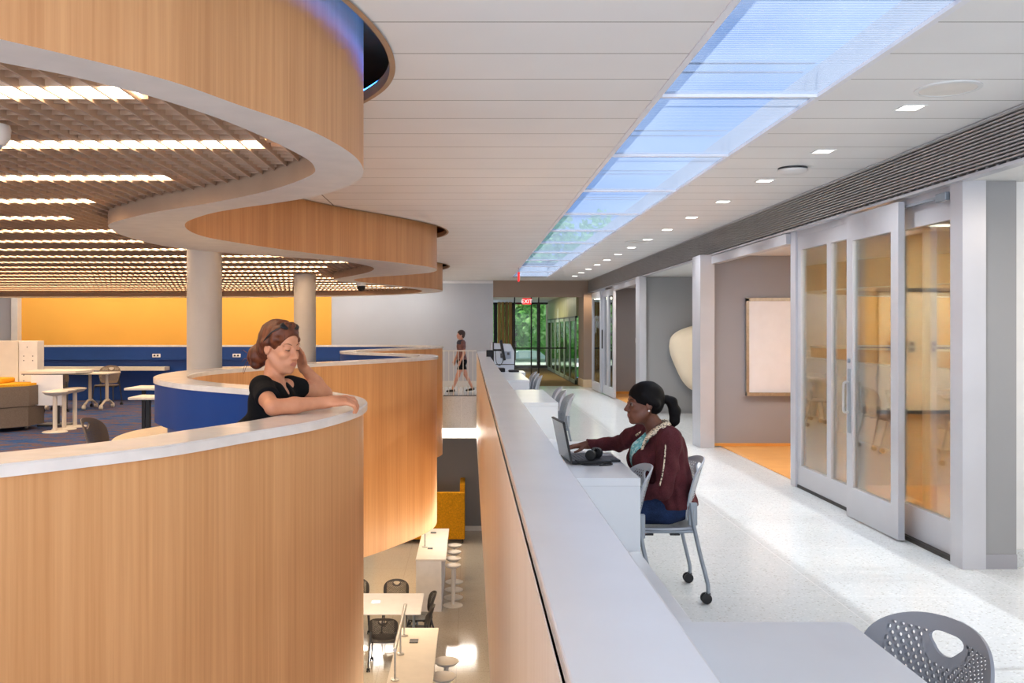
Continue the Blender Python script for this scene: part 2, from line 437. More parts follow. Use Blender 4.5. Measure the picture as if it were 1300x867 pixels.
mb.strip([(-13.9, q, 2.96) for q in ysd], [(p.x, p.y, 2.96) for p in RIM_IN])
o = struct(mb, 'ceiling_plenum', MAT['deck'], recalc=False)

# linear lamps recessed in the grid, one run per row
ORD2 = ORD + ['twenty-first', 'twenty-second']
for k, yl in enumerate(ROWY):
    xe = row_end(yl)
    t = thing('linear_light', f'{ORD2[k]} linear lamp row from the near end of the eggcrate soffit', 'ceiling light', (0, yl, Z_GRID), 0, 'linear lamps in the eggcrate soffit')
    mb = MB(); mb.box(-13.6, xe, -0.105, -0.095, 0.014, 0.09); mb.box(-13.6, xe, 0.095, 0.105, 0.014, 0.09); mb.box(-13.6, xe, -0.105, 0.105, 0.075, 0.09)
    mb.build('housing', MAT['tray'], t)
    mb = MB(); mb.box(-13.58, xe - 0.02, -0.094, 0.094, 0.020, 0.026); mb.build('lens', MAT['tube'], t)

# ------------------------------------------------------------------ white plank ceiling with skylight slot
SKX0, SKX1, SKY0, SKY1 = 1.10, 2.05, -2.02, 24.05
edge = offset(RIM_OUT, 0.135)
fe = func_of_y(edge)
mb = MB(); yy = [p.y for p in edge if p.y < 24.4]; yy = list(np.maximum.accumulate(yy))
seen = []; 
for q in yy:
    if not seen or q > seen[-1] + 1e-4: seen.append(float(q))
yy = seen
ed = [(fe(q), q) for q in yy]
mb.strip([(x, y, Z_CEIL) for x, y in ed], [(SKX0, y, Z_CEIL) for x, y in ed])
mb.quad((-14, yy[-1], Z_CEIL), (SKX0, yy[-1], Z_CEIL), (SKX0, 25.7, Z_CEIL), (-14, 25.7, Z_CEIL))
mb.quad((SKX0, SKY1, Z_CEIL), (3.5, SKY1, Z_CEIL), (3.5, 26.6, Z_CEIL), (SKX0, 26.6, Z_CEIL))
mb.quad((SKX1, -3.4, Z_CEIL), (3.5, -3.4, Z_CEIL), (3.5, SKY1, Z_CEIL), (SKX1, SKY1, Z_CEIL))
mb.quad((SKX0, -3.4, Z_CEIL), (SKX1, -3.4, Z_CEIL), (SKX1, SKY0, Z_CEIL), (SKX0, SKY0, Z_CEIL))
struct(mb, 'ceiling', MAT['ceil'], recalc=False)
mb = MB(); mb.strip([(x, y, Z_CEIL - 0.012) for x, y in ed], [(x, y, Z_CEIL + 0.05) for x, y in ed])
e2 = [(x + 0.03, y) for x, y in ed]
mb.strip([(x, y, Z_CEIL - 0.012) for x, y in ed], [(x, y, Z_CEIL - 0.012) for x, y in e2])
struct(mb, 'ceiling_edge_trim', MAT['inner'], recalc=False)
# roof over the planks (keeps the plenum dark)
mb = MB(); mb.box(-13.9, 0.96, -3.5, 25.8, 3.60, 3.7); mb.box(0.96, 1.058, -3.5, 25.8, 3.20, 3.22); mb.box(2.092, 9, -3.5, 27, 3.20, 3.22); mb.box(0.9, 0.96, -3.5, 25.8, 3.02, 3.6); mb.box(-13.9, 9, 24.1, 40, 3.3, 3.4)
struct(mb, 'roof', MAT['dark'])
# blue glow strip added on the ceiling edge to cast blue on the wood
strip = offset(RIM_OUT, 0.16)
near = [p for p in strip if 2.0 < p.y < 5.6]
mb = MB(); mb.tube([(p.x, p.y, Z_CEIL + 0.062) for p in near], 0.008, 6)
tag(mb.build('added_glow_strip', MAT['added_glow']), 'thin blue strip added in the hidden gap to glow on the wood soffit', 'light strip')

# skylight
sky = thing('skylight', 'long blue ribbed skylight strip set in the white plank ceiling', 'skylight', (1.575, 11, Z_CEIL))
def rel(o, base):
    o.parent = base; o.matrix_parent_inverse = base.matrix_basis.inverted() if base.rotation_euler.z == 0 else o.matrix_parent_inverse
    o.matrix_parent_inverse = Matrix.Translation(-Vector(base.location)); return o
PS = 1.835; jy = 5.32 - 4 * PS
for k in range(14):
    mb = MB(); mb.quad((SKX0, jy + k * PS + 0.012, Z_CEIL + 0.015), (SKX1, jy + k * PS + 0.012, Z_CEIL + 0.015), (SKX1, min(jy + (k + 1) * PS, SKY1) - 0.012, Z_CEIL + 0.015), (SKX0, min(jy + (k + 1) * PS, SKY1) - 0.012, Z_CEIL + 0.015))
    rel(mb.build('translucent_panel', MAT['poly'], recalc=False), sky)
mb = MB()
for k in range(0, 15): 
    q = min(jy + k * PS, SKY1); mb.box(SKX0, SKX1, q - 0.014, q + 0.014, Z_CEIL - 0.004, Z_CEIL + 0.03)
for x in (SKX0, SKX1): mb.box(x - 0.018, x + 0.018, SKY0, SKY1, Z_CEIL - 0.006, Z_CEIL + 0.03)
rel(mb.build('frame', MAT['paperwhite']), sky)
mb = MB()
mb.box(SKX0 - 0.04, SKX0 - 0.018, SKY0, SKY1, Z_CEIL + 0.03, 3.22); mb.box(SKX1 + 0.018, SKX1 + 0.04, SKY0, SKY1, Z_CEIL + 0.03, 3.22)
mb.box(SKX0, SKX1, SKY0 - 0.03, SKY0, Z_CEIL + 0.03, 3.32); mb.box(SKX0, SKX1, SKY1, SKY1 + 0.03, Z_CEIL + 0.03, 3.32)
rel(mb.build('shaft_lining', MAT['white']), sky)
for k in range(14):
    q = jy + k * PS
    for a_, b_ in ((0.05, 0.085), (0.24, 0.275)):
        mb = MB(); mb.box(SKX0, SKX1, q + a_, q + b_, 3.225, 3.229); rel(mb.build('roof_bar', MAT['alu']), sky)

# ------------------------------------------------------------------ floors
mb = MB(); mb.box(0.16, 10, -3.5, 25.95, -0.9, 0.0); mb.box(-13.9, 0.16, 22.06, 25.95, -0.78, 0.0)
struct(mb, 'floor', MAT['terrazzo'])
mb = MB(); mb.box(0.55, 3.6, 25.96, 41, -0.3, 0.0)
struct(mb, 'floor_vestibule', MAT['mat'])
inn = offset(PAR, -0.05)
mb = MB(); ysp = [p.y for p in inn]
fi = func_of_y(inn); yq = [float(v) for v in np.maximum.accumulate(ysp)]
mb.strip([(-13.9, q, 0.0) for q in yq], [(fi(q), q, 0.0) for q in yq])
struct(mb, 'floor_carpet', MAT['carpet'], recalc=False)
mb = MB(); mb.strip([(-13.9, q, -0.98) for q in yq], [(fi(q), q, -0.98) for q in yq])
struct(mb, 'ceiling_lower', MAT['white'], recalc=False)
mb = MB(); mb.box(-13.9, 10, -3.5, 24.2, Z_LOW - 0.2, Z_LOW)
struct(mb, 'floor_lower', MAT['terrazzo_low'])
mb = MB(); mb.box(-13.9, 10, 24.0, 24.2, Z_LOW, -0.8)
struct(mb, 'wall_lower_far', MAT['lowwall'])
mb = MB(); mb.box(-13.9, 10, 23.97, 24.0, Z_LOW, Z_LOW + 0.12)
struct(mb, 'baseboard_lower', MAT['offwhite'])
mb = MB(); mb.box(0.2, 10, 0, 24.0, -1.06, -0.91)
struct(mb, 'ceiling_walkway_underside', MAT['white'])

# ------------------------------------------------------------------ walls
mb = MB(); mb.box(-3.94, 0.65, 25.7, 25.9, 0.0, 3.2)
struct(mb, 'wall_far', MAT['greywall'])
mb = MB(); mb.box(-12.72, -3.94, 25.68, 25.88, 0.0, 3.2)
struct(mb, 'wall_yellow', MAT['yellow'])
mb = MB(); mb.box(-13.9, -12.9, 25.7, 25.9, 0, 3.2)
struct(mb, 'wall_far_pale', MAT['greywall'])
mb = MB(); mb.box(-12.9, -12.72, 25.45, 25.9, 0, 3.2)
struct(mb, 'trim_1', MAT['white'])
mb = MB(); mb.box(-3.94, 0.64, 25.6, 25.69, 2.93, 3.0)
struct(mb, 'trim_2', MAT['paperwhite'])
mb = MB(); mb.box(-3.94, 0.65, 25.66, 25.7, 0.0, 0.16)
struct(mb, 'baseboard_far', MAT['white'])
mb = MB(); mb.box(-14.1, -13.9, -3.5, 25.9, Z_LOW, 3.7)
struct(mb, 'wall_left', MAT['greywall'])
# vestibule beyond
mb = MB(); mb.box(0.65, 3.5, 25.7, 25.95, 2.545, 3.2)
struct(mb, 'beam', MAT['taupe'])
mb = MB(); mb.box(0.55, 3.6, 25.96, 41, 2.74, 2.84)
struct(mb, 'ceiling_vestibule', MAT['white'])
mb = MB(); mb.box(0.45, 0.65, 25.9, 34.5, 0, 2.9)
struct(mb, 'wall_vestibule', MAT['greywall'])
mb = MB(); mb.box(3.18, 3.66, 25.4, 26.6, 0.22, 2.66)
struct(mb, 'pillar', MAT['taupe'])
mb = MB(); mb.box(3.165, 3.675, 25.385, 26.6, 0.0, 0.22)
struct(mb, 'baseboard_pillar', MAT['beech'])
# outer glazing
mb = MB()
for x in (0.6, 1.06, 1.80, 2.87, 3.42): mb.box(x - 0.07, x + 0.07, 38.0, 38.14, 0.0, 2.74)
mb.box(0.6, 3.5, 38.0, 38.14, 0, 0.09); mb.box(0.6, 3.5, 38.0, 38.14, 2.66, 2.74)
win = struct(mb, 'window_1', MAT['bronze'])
mb = MB(); mb.quad((0.6, 38.07, 0.09), (3.5, 38.07, 0.09), (3.5, 38.07, 2.66), (0.6, 38.07, 2.66))
o = mb.build('pane', MAT['vestglass'], win, recalc=False)
mb = MB(); mb.box(3.42, 3.6, 36.4, 41, 0, 2.9)
struct(mb, 'wall_vestibule_end', MAT['taupe'])
mb = MB()   # banded brown curtain wall pier seen through the lobby
for k in range(4): mb.rbox(1.10 + k * 0.15, 1.235 + k * 0.15, 36.5, 36.62, 0, 2.72, 0.02)
struct(mb, 'wall_pier', wood('brown grained pier', (96, 66, 36), (168, 128, 60), 6, 3, 0.5))
# lobby bronze door frame
dr = MB()
for x in (1.42, 1.955, 2.19):
    dr.box(x - 0.02, x + 0.02, 29.0, 29.05, 0.0, 2.74)
dr.box(1.42, 3.1, 29.0, 29.05, 1.0, 1.04)
door = struct(dr, 'door_1', MAT['bronze'])
mb = MB(); mb.quad((1.42, 29.02, 0.03), (3.1, 29.02, 0.03), (3.1, 29.02, 2.72), (1.42, 29.02, 2.72))
mb.build('pane', MAT['vestglass'], door, recalc=False)
# folding glass partition along the lobby
mb = MB(); mb.box(3.12, 3.2, 26.7, 36.4, 2.02, 2.74)
struct(mb, 'wall_olive', MAT['olive'])
fp = thing('folding_glass_partition', 'row of tall green folding glass panels along the entrance lobby', 'partition', (3.12, 31.5, 0))
mb = MB(); mb.box(-0.03, 0.05, -4.8, 4.9, 1.97, 2.02); mb.box(-0.03, 0.05, -4.8, 4.9, 0, 0.02)
mb.build('track', MAT['bronze'], fp)
for k in range(6):
    y0 = -4.75 + k * 1.62
    mb = MB(); zz = 0.12 if k % 2 else -0.12
    for (a, b) in ((0, 0.09), (1.4, 1.5)): mb.box(-0.02, 0.02, y0 + a, y0 + b, 0.02, 1.97)
    mb.box(-0.02, 0.02, y0, y0 + 1.5, 0.02, 0.12); mb.box(-0.02, 0.02, y0, y0 + 1.5, 1.88, 1.97)
    f = mb.build('panel_frame', plain('sage frame', (142, 156, 138), 0.4, 0.1) if k == 0 else bpy.data.materials['sage frame'], fp)
    mb = MB(); mb.box(-0.006, 0.006, y0 + 0.09, y0 + 1.4, 0.12, 1.88)
    mb.build('pane', MAT['greenglass'], f)

# ------------------------------------------------------------------ walkway wall: louvre band, storefront, alcoves
WX = 3.41
lv = thing('louvre_band', 'long grey horizontal louvre grille band above the glass storefront', 'grille', (3.35, 12, 2.68))
mb = MB()
for k in range(13):
    z = 0.022 + k * 0.0235; mb.box(-0.012, 0.03, -15.4, 13.9, z, z + 0.0105)
mb.build('slat', MAT['slat'], lv)
mb = MB(); n = 0
y = -15.3
while y < 13.9:
    mb.box(0.012, 0.026, y, y + 0.012, 0.0, 0.32); y += 0.115
mb.build('rib', MAT['slat'], lv)
mb = MB(); mb.box(0.05, 0.07, -15.4, 13.9, 0.0, 0.322)
mb.build('backing', MAT['louvreback'], lv)
mb = MB(); mb.box(-0.02, 0.06, -15.4, 13.9, -0.022, 0.0); mb.box(-0.02, 0.06, -15.4, 13.9, 0.314, 0.324)
mb.build('edge_trim', MAT['alu'], lv)
mb = MB(); mb.box(3.42, 9, -3.4, 26, 2.665, 2.78)
struct(mb, 'ceiling_recess', MAT['white'])
mb = MB(); mb.box(3.43, 3.56, -3.4, 26, 2.78, 3.19)
struct(mb, 'beam_louvre', MAT['dark'])
# end pier beside the storefront
mb = MB(); mb.box(3.534, 3.75, 6.22, 6.5, 0.10, 2.665)
struct(mb, 'wall_end_panel', MAT['panelgrey'])
mb = MB(); mb.box(3.534, 3.75, 6.21, 6.5, 0.0, 0.10)
struct(mb, 'baseboard_end_panel', MAT['roomgrey'])
mb = MB(); mb.box(3.75, 9, 6.28, 6.5, 0.12, 2.665)
struct(mb, 'wall_side', MAT['white'])
mb = MB(); mb.box(3.75, 9, 6.265, 6.5, 0.0, 0.12)
struct(mb, 'baseboard_side', MAT['terrazzo'])
mb = MB(); mb.box(9.0, 9.2, -3.4, 41, 0, 3.3)
struct(mb, 'wall_right', MAT['tan'])
# study room 1 behind the glass
mb = MB(); mb.box(3.5, 9, 6.5, 12.65, 0.002, 0.012); mb.box(3.46, 9, 17.72, 22.8, 0.002, 0.012)
struct(mb, 'floor_study', MAT['orange'])
mb = MB(); mb.box(3.5, 9, 9.45, 9.55, 0.012, 2.665)
struct(mb, 'wall_study', MAT['tan'])
mb = MB(); mb.box(3.374, 9, 12.65, 12.8, 0.012, 2.665)
struct(mb, 'wall_whiteboard', MAT['roomgrey'])
mb = MB(); mb.box(3.374, 9, 12.635, 12.65, 0.012, 0.05)
struct(mb, 'baseboard_whiteboard', MAT['orange'])
mb = MB(); mb.box(3.42, 9, 22.8, 22.95, 0.012, 2.665); mb.box(4.35, 4.45, 17.9, 22.8, 0.012, 2.665)
struct(mb, 'wall_alcove', MAT['roomgrey'])
mb = MB(); mb.box(3.42, 4.35, 22.785, 22.8, 0.012, 0.07); mb.box(4.335, 4.35, 17.9, 22.8, 0.012, 0.07)
struct(mb, 'baseboard_alcove', MAT['orange'])
# recess of grey panels
mb = MB(); mb.box(3.40, 4.40, 17.6, 17.72, 0.05, 2.65); mb.box(4.412, 9, 17.6, 17.72, 0.05, 2.65)
struct(mb, 'wall_recess', MAT['panelgrey'])
mb = MB(); mb.box(3.40, 9, 17.61, 17.71, 0.0, 0.05)
struct(mb, 'baseboard_recess', MAT['panelgrey'])
# posts
mb = MB(); mb.box(3.175, 3.372, 12.5, 12.95, 0.0, 2.665)
struct(mb, 'pillar_post', MAT['alu'])
mb = MB(); mb.box(3.27, 3.40, 17.5, 17.9, 0.0, 2.665)
struct(mb, 'pillar_post_2', MAT['alu'])
mb = MB(); mb.box(3.33, 3.43, 9.55, 12.5, 2.54, 2.65); mb.box(3.33, 3.43, 17.9, 21.2, 2.54, 2.65)
struct(mb, 'beam_header', MAT['alu'])

# storefront frames
def sash(parent, name, x, y0, y1, z0, z1, st, top, bot, d=0.05, mat='alu', mulls=()):
    mb = MB()
    mb.box(x - d / 2, x + d / 2, y0, y0 + st, z0, z1); mb.box(x - d / 2, x + d / 2, y1 - st, y1, z0, z1)
    mb.box(x - d / 2, x + d / 2, y0 + st, y1 - st, z0, z0 + bot); mb.box(x - d / 2, x + d / 2, y0 + st, y1 - st, z1 - top, z1)
    for m, w in mulls: mb.box(x - d / 2, x + d / 2, m - w / 2, m + w / 2, z0 + bot, z1 - top)
    f = rel(mb.build(name, MAT[mat]), parent)
    edges = [y0 + st] + sum([[m - w / 2, m + w / 2] for m, w in mulls], []) + [y1 - st]
    for a, b in zip(edges[::2], edges[1::2]):
        q = MB(); q.box(x - 0.004, x + 0.004, a, b, z0 + bot, z1 - top)
        g = q.build('pane', MAT['glass'], f)
    return f
sf = thing('storefront', 'aluminium framed glass storefront with fixed panes and no handle', 'glass partition', (3.43, 8, 0))
mb = MB(); mb.box(3.37, 3.53, 6.20, 6.36, 0.0, 2.665); mb.box(3.38, 3.48, 9.42, 9.56, 0, 2.665); mb.box(3.40, 3.50, 6.36, 9.42, 2.60, 2.665)
rel(mb.build('jamb', MAT['alu']), sf)
sash(sf, 'fixed_sash', 3.46, 6.36, 7.34, 0.032, 2.60, 0.10, 0.17, 0.24)
sash(sf, 'fixed_sash', 3.43, 7.93, 9.42, 0.032, 2.60, 0.09, 0.14, 0.20, 0.05, 'alu', ((8.60, 0.10),))
mb = MB(); mb.rbox(3.365, 3.40, 6.42, 6.56, 2.56, 2.62, 0.006); mb.box(3.375, 3.395, 6.56, 7.1, 2.585, 2.605)
rel(mb.build('door_closer_track', MAT['greymetal']), sf)
mb = MB(); mb.box(3.40, 3.50, 6.36, 9.42, 0.0, 0.030)
rel(mb.build('threshold', MAT['bronze']), sf)
dl = thing('sliding_door', 'tall aluminium sliding glass door leaf with a steel pull handle', 'door', (3.365, 7.5, 0))
f = sash(dl, 'leaf_frame', 3.332, 7.0, 7.96, 0.012, 2.63, 0.125, 0.22, 0.26, 0.05)
for sx in (-1, 1):
    mb = MB(); x0 = 3.332 + sx * 0.025; x1 = 3.332 + sx * 0.078
    mb.tube(catmull([(x0, 7.90, 0.92), (x1 - sx * 0.015, 7.90, 0.92), (x1, 7.90, 0.945), (x1, 7.90, 1.05), (x1, 7.90, 1.155), (x1 - sx * 0.015, 7.90, 1.18), (x0, 7.90, 1.18)], 5), 0.011, 8)
    rel(mb.build('pull_handle', MAT['steel'], smooth=60), dl)
mb = MB(); mb.box(3.302, 3.307, 7.87, 7.93, 0.74, 1.30); mb.lathe([(0.012, 0), (0.02, 0.004), (0.02, 0.02), (0.012, 0.026)], (3.289, 7.90, 1.37), 12, 'x')
rel(mb.build('lock_plate', MAT['greymetal']), dl)
# glazed doors further along the walkway
gd = thing('glazed_double_door', 'narrow pale framed glazed doors at the far end of the walkway', 'door', (3.38, 23, 0))
sash(gd, 'leaf_frame', 3.38, 21.2, 22.9, 0.02, 2.6, 0.14, 0.16, 0.22, 0.06, 'alu', ((22.1, 0.3),))
sash(gd, 'leaf_frame', 3.33, 22.95, 24.6, 0.02, 2.6, 0.14, 0.16, 0.22, 0.06, 'alu')
mb = MB(); mb.box(3.28, 3.30, 22.55, 22.65, 1.15, 1.62)
rel(mb.build('door_pull', MAT['black']), gd)
# study room furniture
wb = thing('whiteboard', 'framed whiteboard hung on the grey wall of the open study room', 'whiteboard', (4.6, 12.62, 0))
mb = MB(); mb.box(-0.72, 0.9, -0.012, 0.015, 0.76, 2.03)
mb.build('writing_surface', MAT['paperwhite'], wb)
mb = MB(); mb.box(-0.76, -0.72, -0.02, 0.02, 0.72, 2.07); mb.box(0.9, 0.94, -0.02, 0.02, 0.72, 2.07); mb.box(-0.76, 0.94, -0.02, 0.02, 2.03, 2.075); mb.box(-0.76, 0.94, -0.06, 0.02, 0.715, 0.76)
mb.build('frame', MAT['steel'], wb)
wb2 = thing('whiteboard', 'cream writing board with dark top rail behind the storefront glass', 'whiteboard', (5.1, 9.44, 0))
mb = MB(); mb.box(-0.85, 1.6, -0.02, 0.008, 0.80, 2.03); mb.build('writing_surface', MAT['cream'], wb2)
mb = MB(); mb.box(-0.87, 1.62, -0.035, 0.008, 2.03, 2.07); mb.box(-0.87, 1.62, -0.06, 0.008, 0.765, 0.80); mb.build('rail', MAT['dkmetal'], wb2)
for k, (x, z) in enumerate(((4.35, 1.46), (4.58, 1.46), (4.81, 1.46))):
    o = thing('wall_socket', f'{ORD[k]} small grey wall plate on the study room wall behind the glass', 'socket', (x, 9.41, z), 0, 'wall plates in the study room')
    mb = MB(); mb.rbox(-0.035, 0.035, 0.0, 0.02, -0.06, 0.06, 0.005); mb.build('plate', MAT['steel'], o)
    for z_ in (0.015, -0.045):
        mb = MB(); mb.box(-0.015, 0.015, -0.004, 0.002, z_, z_ + 0.03); mb.build('outlet', MAT['dkmetal'], o)
for k, yl in enumerate((7.4, 8.6)):
    o = thing('study_ceiling_light', f'{["nearer", "further"][k]} linear ceiling light inside the glazed study room', 'ceiling light', (5.4, yl, 2.665), 0, 'linear lights in the study room')
    mb = MB(); mb.box(-1.6, 1.6, -0.06, 0.06, -0.03, 0.0); mb.build('housing', MAT['white'], o)
    mb = MB(); mb.box(-1.58, 1.58, -0.05, 0.05, -0.036, -0.03); mb.build('lens', MAT['light'], o)
mb = MB(); mb.rbox(-0.045, 0.045, -0.01, 0.012, -0.06, 0.06, 0.004)
o = mb.build('light_switch', MAT['paperwhite'], None, None, (4.2, 22.78, 1.35)); tag(o, 'small white switch plate on the grey alcove wall', 'switch')

# cream rounded lounge shell in the recess
SH = catmull([((u - 897) * 17.3 / F, -(v - 454) * 17.3 / F, 0) for u, v in ((851, 440), (853, 429), (861, 421), (874, 415.5), (889, 412), (908, 411), (930, 417), (944, 433), (942, 458), (928, 482), (908, 495), (892, 497.5), (879, 495), (868, 484), (859, 466), (853, 451), (851, 440))], 4)[:-1]
mb = MB(); N = len(SH)
ringsF = [[mb.bm.verts.new((p.x * s_, -0.30 * (1 - s_ ** 2.6) ** 0.55, p.y * s_)) for p in SH] for s_ in (1.0, 0.985, 0.95, 0.88, 0.76, 0.58, 0.36, 0.14)]
for i in range(len(ringsF) - 1):
    for k in range(N): mb.face([ringsF[i][k], ringsF[i][(k + 1) % N], ringsF[i + 1][(k + 1) % N], ringsF[i + 1][k]])
mb.face(ringsF[-1]); mb.face(ringsF[0][::-1])
o = thing('wall_mounted_shell', 'large rounded cream shell on the grey panelled wall behind the silver post', 'wall sculpture', ((897 - 597) * 17.3 / F, 17.42, H - (454 - 417) * 17.3 / F))
mb.build('shell', plain('cream fibreglass', (240, 224, 196), 0.35, 0, 0.4, 0.01), o, 60)
mb = MB(); mb.box(-0.3, 0.3, 0, 0.178, -0.05, 0.05); mb.build('bracket', MAT['dkmetal'], o)

# ------------------------------------------------------------------ ceiling fittings
for k in range(14):
    y = 5.57 + 1.375 * k
    o = thing('downlight', f'square recessed downlight, {ORD[k]} from the camera beside the louvre', 'downlight', (2.705, y, Z_CEIL), 0, 'square downlights beside the louvre')
    mb = MB(); a, b = 0.075, 0.062
    mb.box(-a, a, -a, -b, -0.006, 0.0); mb.box(-a, a, b, a, -0.006, 0.0); mb.box(-a, -b, -b, b, -0.006, 0.0); mb.box(b, a, -b, b, -0.006, 0.0)
    mb.build('trim_ring', MAT['white'], o)
    mb = MB(); mb.box(-b, b, -b, b, -0.004, -0.001); mb.build('lens', MAT['dlight'], o)
    area('downlight_lamp', (2.705, y, Z_CEIL - 0.012), 0.12, 0.12, 9.0, (246, 249, 255), spread=2.2)
for k, (x, y, lab) in enumerate(((2.705, 5.13, 'round ceiling speaker grille nearest the camera between downlight and louvre'), (2.6, 14.2, 'small distant round ceiling speaker grille among the downlights'))):
    o = thing('ceiling_speaker', lab, 'speaker', (x, y, Z_CEIL), 0, 'ceiling speakers')
    mb = MB(); mb.lathe([(0.175, 0.0), (0.175, -0.008), (0.150, -0.010), (0.148, 0.0)], (0, 0, 0), 40); mb.build('rim', MAT['white'], o, 40)
    mb = MB(); mb.lathe([(0.148, 0.0), (0.148, -0.006), (0.08, -0.009), (0.01, -0.010)], (0, 0, 0), 40); mb.build('grille', MAT['rim'], o, 40)
o = thing('smoke_detector', 'flat white smoke detector disc on the plank ceiling near the downlights', 'smoke detector', (2.73, 7.67, Z_CEIL))
mb = MB(); mb.lathe([(0.12, 0.0), (0.12, -0.012), (0.10, -0.02)], (0, 0, 0), 32); mb.build('base', MAT['dkmetal'], o, 40)
mb = MB(); mb.lathe([(0.125, -0.018), (0.12, -0.035), (0.09, -0.048), (0.02, -0.052)], (0, 0, 0), 32); mb.build('cover', MAT['white'], o, 40)
o = thing('ceiling_sensor', 'grey round sensor hanging under the eggcrate grid at the picture edge', 'sensor', (-2.17, 4.12, 2.575))
mb = MB(); mb.lathe([(0.07, 0.0), (0.075, -0.02), (0.07, -0.06), (0.05, -0.09), (0.01, -0.1)], (0, 0, 0), 28); mb.build('body', MAT['rim'], o, 40)
mb = MB(); mb.lathe([(0.045, -0.085), (0.03, -0.11), (0.005, -0.118)], (0, 0, 0), 24); mb.build('lens', MAT['copierdark'], o, 40)
o = thing('ceiling_dome_camera', 'small dark dome camera under the far wave soffit', 'camera', (-1.75, 15.95, Z_RIM))
o.location = (-1.95, 16.2, Z_RIM)
mb = MB(); mb.lathe([(0.09, 0), (0.09, -0.05), (0.08, -0.06)], (0, 0, 0), 24); mb.build('base', MAT['white'], o, 40)
mb = MB(); mb.lathe([(0.078, -0.06), (0.075, -0.10), (0.05, -0.14), (0.01, -0.155)], (0, 0, 0), 24); mb.build('dome', MAT['black'], o, 40)
# exit signs
def exit_sign(loc, rz, label, w=0.34, h=0.17):
    o = thing('exit_sign', label, 'exit sign', loc, rz)
    mb = MB(); mb.rbox(-w / 2, w / 2, -0.02, 0.02, -h, 0, 0.006); mb.build('panel', MAT['exitred'], o)
    mb = MB(); mb.box(-0.02, 0.02, -0.012, 0.012, 0, 0.06); mb.build('mount', MAT['alu'], o)
    cu = bpy.data.curves.new('exit_lettering', 'FONT'); cu.body = 'EXIT'; cu.size = h * 0.85; cu.align_x = 'CENTER'; cu.extrude = 0.001
    tx = bpy.data.objects.new('lettering', cu); COL.objects.link(tx); tx.parent = o; tx.location = (0, -0.0215, -h * 0.80); tx.rotation_euler = (PI / 2, 0, 0); cu.materials.append(MAT['exitwhite']); bpy.context.view_layer.update(); me_ = bpy.data.meshes.new_from_object(tx.evaluated_get(bpy.context.evaluated_depsgraph_get())); tm = link('lettering', me_, o); tm.location = (0, -0.0215, -h * 0.80); tm.rotation_euler = (PI / 2, 0, 0); bpy.data.objects.remove(tx)
exit_sign((1.70, 27.2, 2.56), 0, 'small red exit sign hanging in the entrance lobby', 0.26, 0.19)
exit_sign((1.08, 20.2, 2.90), PI / 2 - 0.02, 'red exit sign seen edge-on under the end of the skylight', 0.3, 0.2)
for oo in [q for q in bpy.data.objects if q.name.startswith('exit_sign')]: 
    if oo.location.z > 2.8:
        for c in oo.children:
            if c.name.startswith('mount'): c.scale = (1, 1, 1.9)
    else:
        for c in oo.children:
            if c.name.startswith('mount'): c.scale = (1, 1, 3.0)
# ------------------------------------------------------------------ serpentine balcony parapet
par = thing('balcony_parapet', 'serpentine wood-faced balcony parapet with pale cap and blue inside, curving into the distance', 'balcony', (0, 0, 0))
mb = MB(); mb.strip(z3(PAR, Z_SKIRT), z3(PAR, CAP - 0.038)); mb.strip(z3(PAR, Z_SKIRT), z3(offset(PAR, -0.04), Z_SKIRT))
mb.build('wood_panel', MAT['wood'], par, 60)
mb = MB(); a, b = offset(PAR, 0.02), offset(PAR, -0.235)
r = 0.006
mb.strip(z3(a, CAP - 0.038), z3(a, CAP - r)); mb.strip(z3(a, CAP - r), z3(offset(PAR, 0.02 - r), CAP)); mb.strip(z3(offset(PAR, 0.02 - r), CAP), z3(b, CAP))
mb.strip(z3(b, CAP), z3(b, CAP - 0.038)); mb.strip(z3(b, CAP - 0.038), z3(a, CAP - 0.038))
mb.build('cap', MAT['cap'], par, 40, recalc=False)
mb = MB(); q = offset(PAR, -0.225); q2 = offset(PAR, -0.13)
mb.strip(z3(q, CAP - 0.038), z3(q, 0.93)); mb.strip(z3(q, 0.93), z3(q2, 0.93))
mb.strip(z3(q2, 0.93), z3(q2, 0.0))
mb.build('blue_lining', MAT['blue'], par, 60, recalc=False)
# curved beech worktop along the inside of the first bay
seg = [p for p in PAR if 6.7 < p.y < 9.4]
A = offset(seg, -0.14); B = offset(seg, -0.62)
n = len(A); Bt = []
for i in range(n):
    f = math.sin(PI * i / (n - 1)) ** 0.5; Bt.append(A[i] + (B[i] - A[i]) * f)
mb = MB(); mb.strip(z3(A, 0.74), z3(Bt, 0.74)); mb.strip(z3(Bt, 0.74), z3(Bt, 0.70)); mb.strip(z3(Bt, 0.70), z3(A, 0.70))
mb.build('worktop', MAT['beech'], par, 40, recalc=False)
# white ledge and sockets on the far straight run
mb = MB(); mb.box(-10.0, -6.9, 20.45, 20.80, 0.70, 0.78); mb.build('ledge', MAT['offwhite'], par)
mb = MB(); mb.box(-6.2, -2.6, 20.45, 20.80, 0.70, 0.78); mb.build('ledge', MAT['offwhite'], par)
for x in (-7.2, -5.36, -2.25, -9.9):
    mb = MB(); mb.rbox(x - 0.09, x + 0.09, 20.76, 20.80, 0.99, 1.07, 0.008); s = mb.build('socket_plate', MAT['paperwhite'], par)
    for x_ in (x - 0.06, x + 0.015):
        mb = MB(); mb.box(x_, x_ + 0.045, 20.755, 20.762, 1.01, 1.05); mb.build('outlet', MAT['darkgrey'], s)

